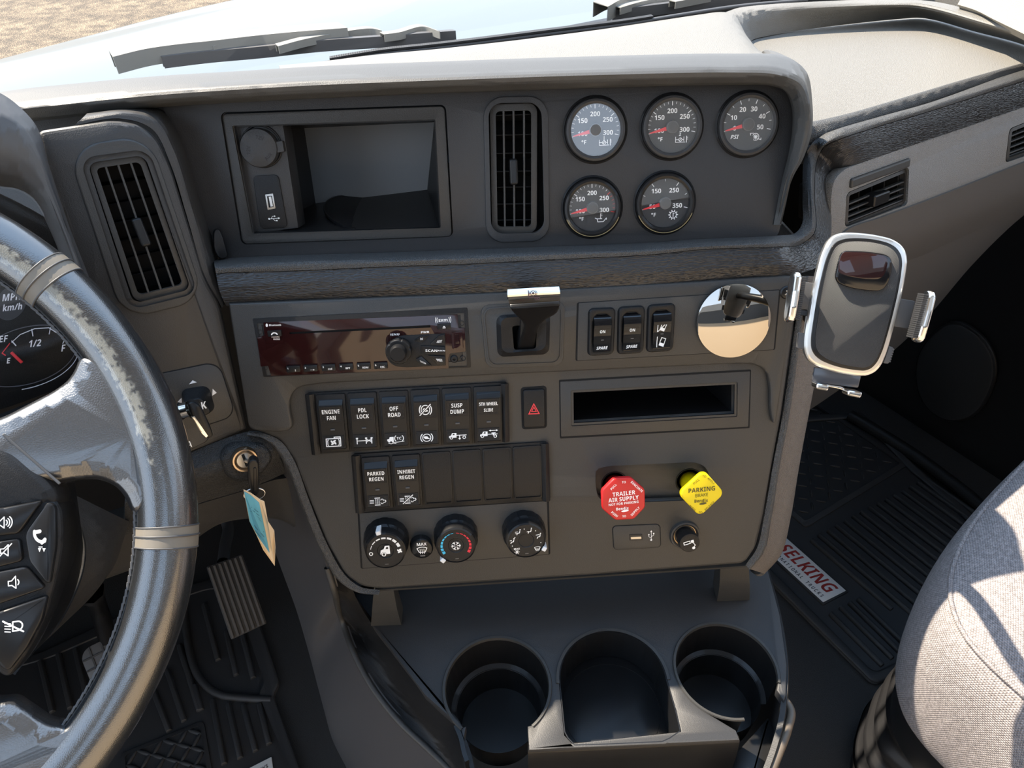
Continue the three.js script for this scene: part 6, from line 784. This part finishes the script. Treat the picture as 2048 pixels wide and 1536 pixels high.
{ // pedals
  const pp = new Plane(at(0.07, 497, 1263), LAT, BACK.clone().multiplyScalar(-0.72).addScaledVector(UP, 0.69)), t = on(pp, 472, 1190, 0, 'accelerator_pedal', 'worn ribbed accelerator pedal beside the console', 'pedal');
  const Q = t.qs([[412, 1134], [485, 1108], [534, 1247], [462, 1280]]); obj('plate', ext(roundPath(Q, 0.003), -0.008, 0, 0.002), M.rubber, t); const worn = mat([0.055, 0.048, 0.042], 0.6, {}, fine); for (let i = 0; i < 7; i++) { const k = (i + 0.5) / 7; obj('rib', bar(bil(Q, k, 0.01), bil(Q, k, 0.99), 0.0052, -0.001, 0.005, 0.0018), worn, t, 'rubber rib worn grey brown'); }
  const a = t.w(at(0.12, 455, 1050)), b = V3(...bil(Q, 0.45, 0.02), -0.006); obj('arm', tube([a.clone().add(V3(-0.004, 0.05, -0.03)), a, a.clone().lerp(b, 0.6), b], 0.011, 20, 10), M.grey, t);
  const bp = new Plane(at(0.12, 190, 1320), LAT, BACK.clone().multiplyScalar(-0.8).addScaledVector(UP, 0.6)), u = on(bp, 190, 1316, 0, 'brake_pedal', 'brake pedal with a grid patterned rubber pad behind the wheel rim', 'pedal'), K = u.qs([[156, 1304], [224, 1270], [246, 1340], [184, 1372]]);
  obj('pad', ext(roundPath(K, [0.02, 0.004, 0.02, 0.006]), -0.01, 0, 0.002), M.grey, u); for (const k of [0.3, 0.6, 0.85]) obj('grid_line', bar(bil(K, 0.02, k), bil(K, 0.98, k), 0.003, -0.001, 0.002), M.rubber, u); for (const k of [0.3, 0.65]) obj('grid_line', bar(bil(K, k, 0.02), bil(K, k, 0.98), 0.003, -0.001, 0.002), M.rubber, u);
  const m = [u.w(wheelP.hit(178, 1180, -0.3)), u.w(at(0.22, 196, 1215)), u.w(at(0.16, 208, 1250)), V3(...bil(K, 0.8, 0.1), -0.012)]; obj('arm', tube(m, 0.014, 24, 8), M.satin, u);
}
{ // passenger seat
  const t = thing('passenger_chair', 'grey cloth passenger seat with a sunlit cushion at the right edge', 'seat'), Y = 0.58, out = H([[2048, 938], [1995, 982], [1930, 1050], [1878, 1115], [1842, 1180], [1825, 1240], [1826, 1290], [1848, 1352], [1900, 1420], [1960, 1480], [2012, 1538], [2120, 1680]], Y), far = [truck(0.72, Y, 0.36), truck(1.1, Y, 0.38), truck(1.24, Y, 0.1), truck(1.22, Y, -0.16)], outline = [...out, ...far];
  const cushion = obj('cushion', layers(outline, [[0.465, 0.80], [0.48, 0.92], [0.52, 0.975], [0.58, 1.0], [0.615, 0.985], [0.64, 0.94], [0.652, 0.87], [0.66, 0.76], [0.665, 0.6], [0.668, 0.3], [0.669, 0.02]]), M.fabric, t);
  const c = outline.reduce((a, p) => a.add(p), V3(0, 0, 0)).divideScalar(outline.length), seam = (k, y) => tube(outline.map((p) => V3(c.x + (p.x - c.x) * k, y, c.z + (p.z - c.z) * k)), 0.0022, 160, 6, true); obj('seam', seam(0.925, 0.646), M.fabric, cushion);
  const back = cabBackrest(); t.add(back);
  // bellows and base
  const bo = H([[1860, 1250], [1812, 1290], [1796, 1330], [1786, 1385], [1800, 1440], [1860, 1500], [1930, 1580], [2040, 1720]], 0.25), bl = [...bo, truck(0.82, 0.25, 0.3), truck(1.05, 0.25, 0.3), truck(1.12, 0.25, 0.05), truck(1.08, 0.25, -0.14)], prof = []; for (let i = 0; i <= 7; i++) { prof.push([0.06 + i * 0.05, 1.02 - i * 0.01]); prof.push([0.06 + i * 0.05 + 0.021, 0.95 - i * 0.012]); }
  obj('bellows', layers(bl, prof, 3), M.black, t, 'black folded rubber bellows'); obj('pedestal', layers(bl, [[0.002, 0.96], [0.058, 0.96], [0.066, 0.9]], 1), M.black, t); obj('seat_pan', layers(outline, [[0.40, 0.80], [0.41, 0.84], [0.475, 0.88], [0.485, 0.82]], 2), M.satin, t);
  settle(t);
  const f = on(floorP, 1800, 1500, 0.001, 'seat_foot_plate', 'black steel foot plate with a rusty bolt beside the seat bellows', 'plate'); obj('plate', ext(roundPath(f.qs([[1745, 1474], [1757, 1458], [1792, 1447], [1850, 1500], [1880, 1600], [1800, 1600]]), 0.006), 0, 0.006, 0.002), M.gloss, f);
  const b = f.q(1808, 1499, 0.012), wg = lathe([[0.019, 0.006], [0.018, 0.0085], [0, 0.0085]], 32), hg = new THREE.CylinderGeometry(0.0085, 0.009, 0.008, 6); hg.rotateX(Math.PI / 2); hg.translate(0, 0, 0.0125); for (const g of [wg, hg]) g.translate(b[0], b[1], 0); const bo2 = obj('washer', wg, mat([0.14, 0.07, 0.03], 0.7), f, 'rust stained washer'); obj('bolt', smooth(hg, 0.3), M.steel, bo2);
}
function cabBackrest() { const g = new RoundedBoxGeometry(0.5, 0.62, 0.13, 5, 0.05), m = new THREE.Mesh(metric(g), M.fabric); m.name = 'backrest'; m.castShadow = m.receiveShadow = true; m.position.copy(truck(0.98, 0.98, 0.36)); m.rotation.set(-0.12, rad(YAW), 0, 'YXZ'); return m; }
{ // door on the passenger side: speaker, sill, pillar cover
  const door = new Plane(truck(1.492, 0, 0), BACK, UP), t = on(door, 1915, 740, 0, 'door_speaker', 'dark oval speaker grille low on the passenger door', 'speaker');
  const px = [[1830, 722], [1860, 668], [1906, 634], [1950, 650], [1988, 690], [2000, 734], [1990, 778], [1962, 828], [1920, 846], [1876, 836], [1840, 796]]; obj('rim', ext(roundPath(t.qs(px), 0.04), 0, 0.010, 0.005, 4), M.dark, t); const q = t.qs(px), c = q.reduce((a, p) => [a[0] + p[0] / q.length, a[1] + p[1] / q.length], [0, 0]); obj('grille', ext(roundPath(q.map((p) => [c[0] + (p[0] - c[0]) * 0.94, c[1] + (p[1] - c[1]) * 0.94]), 0.04), 0.006, 0.013, 0.004, 4), M.weave, t);
  const s = tag(obj('door_sill', tube(H([[1700, 830], [1760, 866], [1830, 911], [1900, 962], [1962, 1012], [2060, 1090]], 0.02), 0.014, 40, 10), M.dark), 'dark ridge of the door sill beyond the passenger mat', 'sill'); settle(s);
  const low = H([[1915, 9], [1950, 20], [1990, 40], [2048, 68], [2140, 112]], 1.034); structure(obj('trim_9', loft([low, low.map((p) => p.clone().add(V3(0.02, 0.03, -0.02))), low.map((p) => p.clone().addScaledVector(UP, 0.5).addScaledVector(BACK, 0.12).addScaledVector(LAT, 0.1))], { n: 20, m: 6, t: 0.02 }), M.cream));
}
renderer.render(scene, camera);
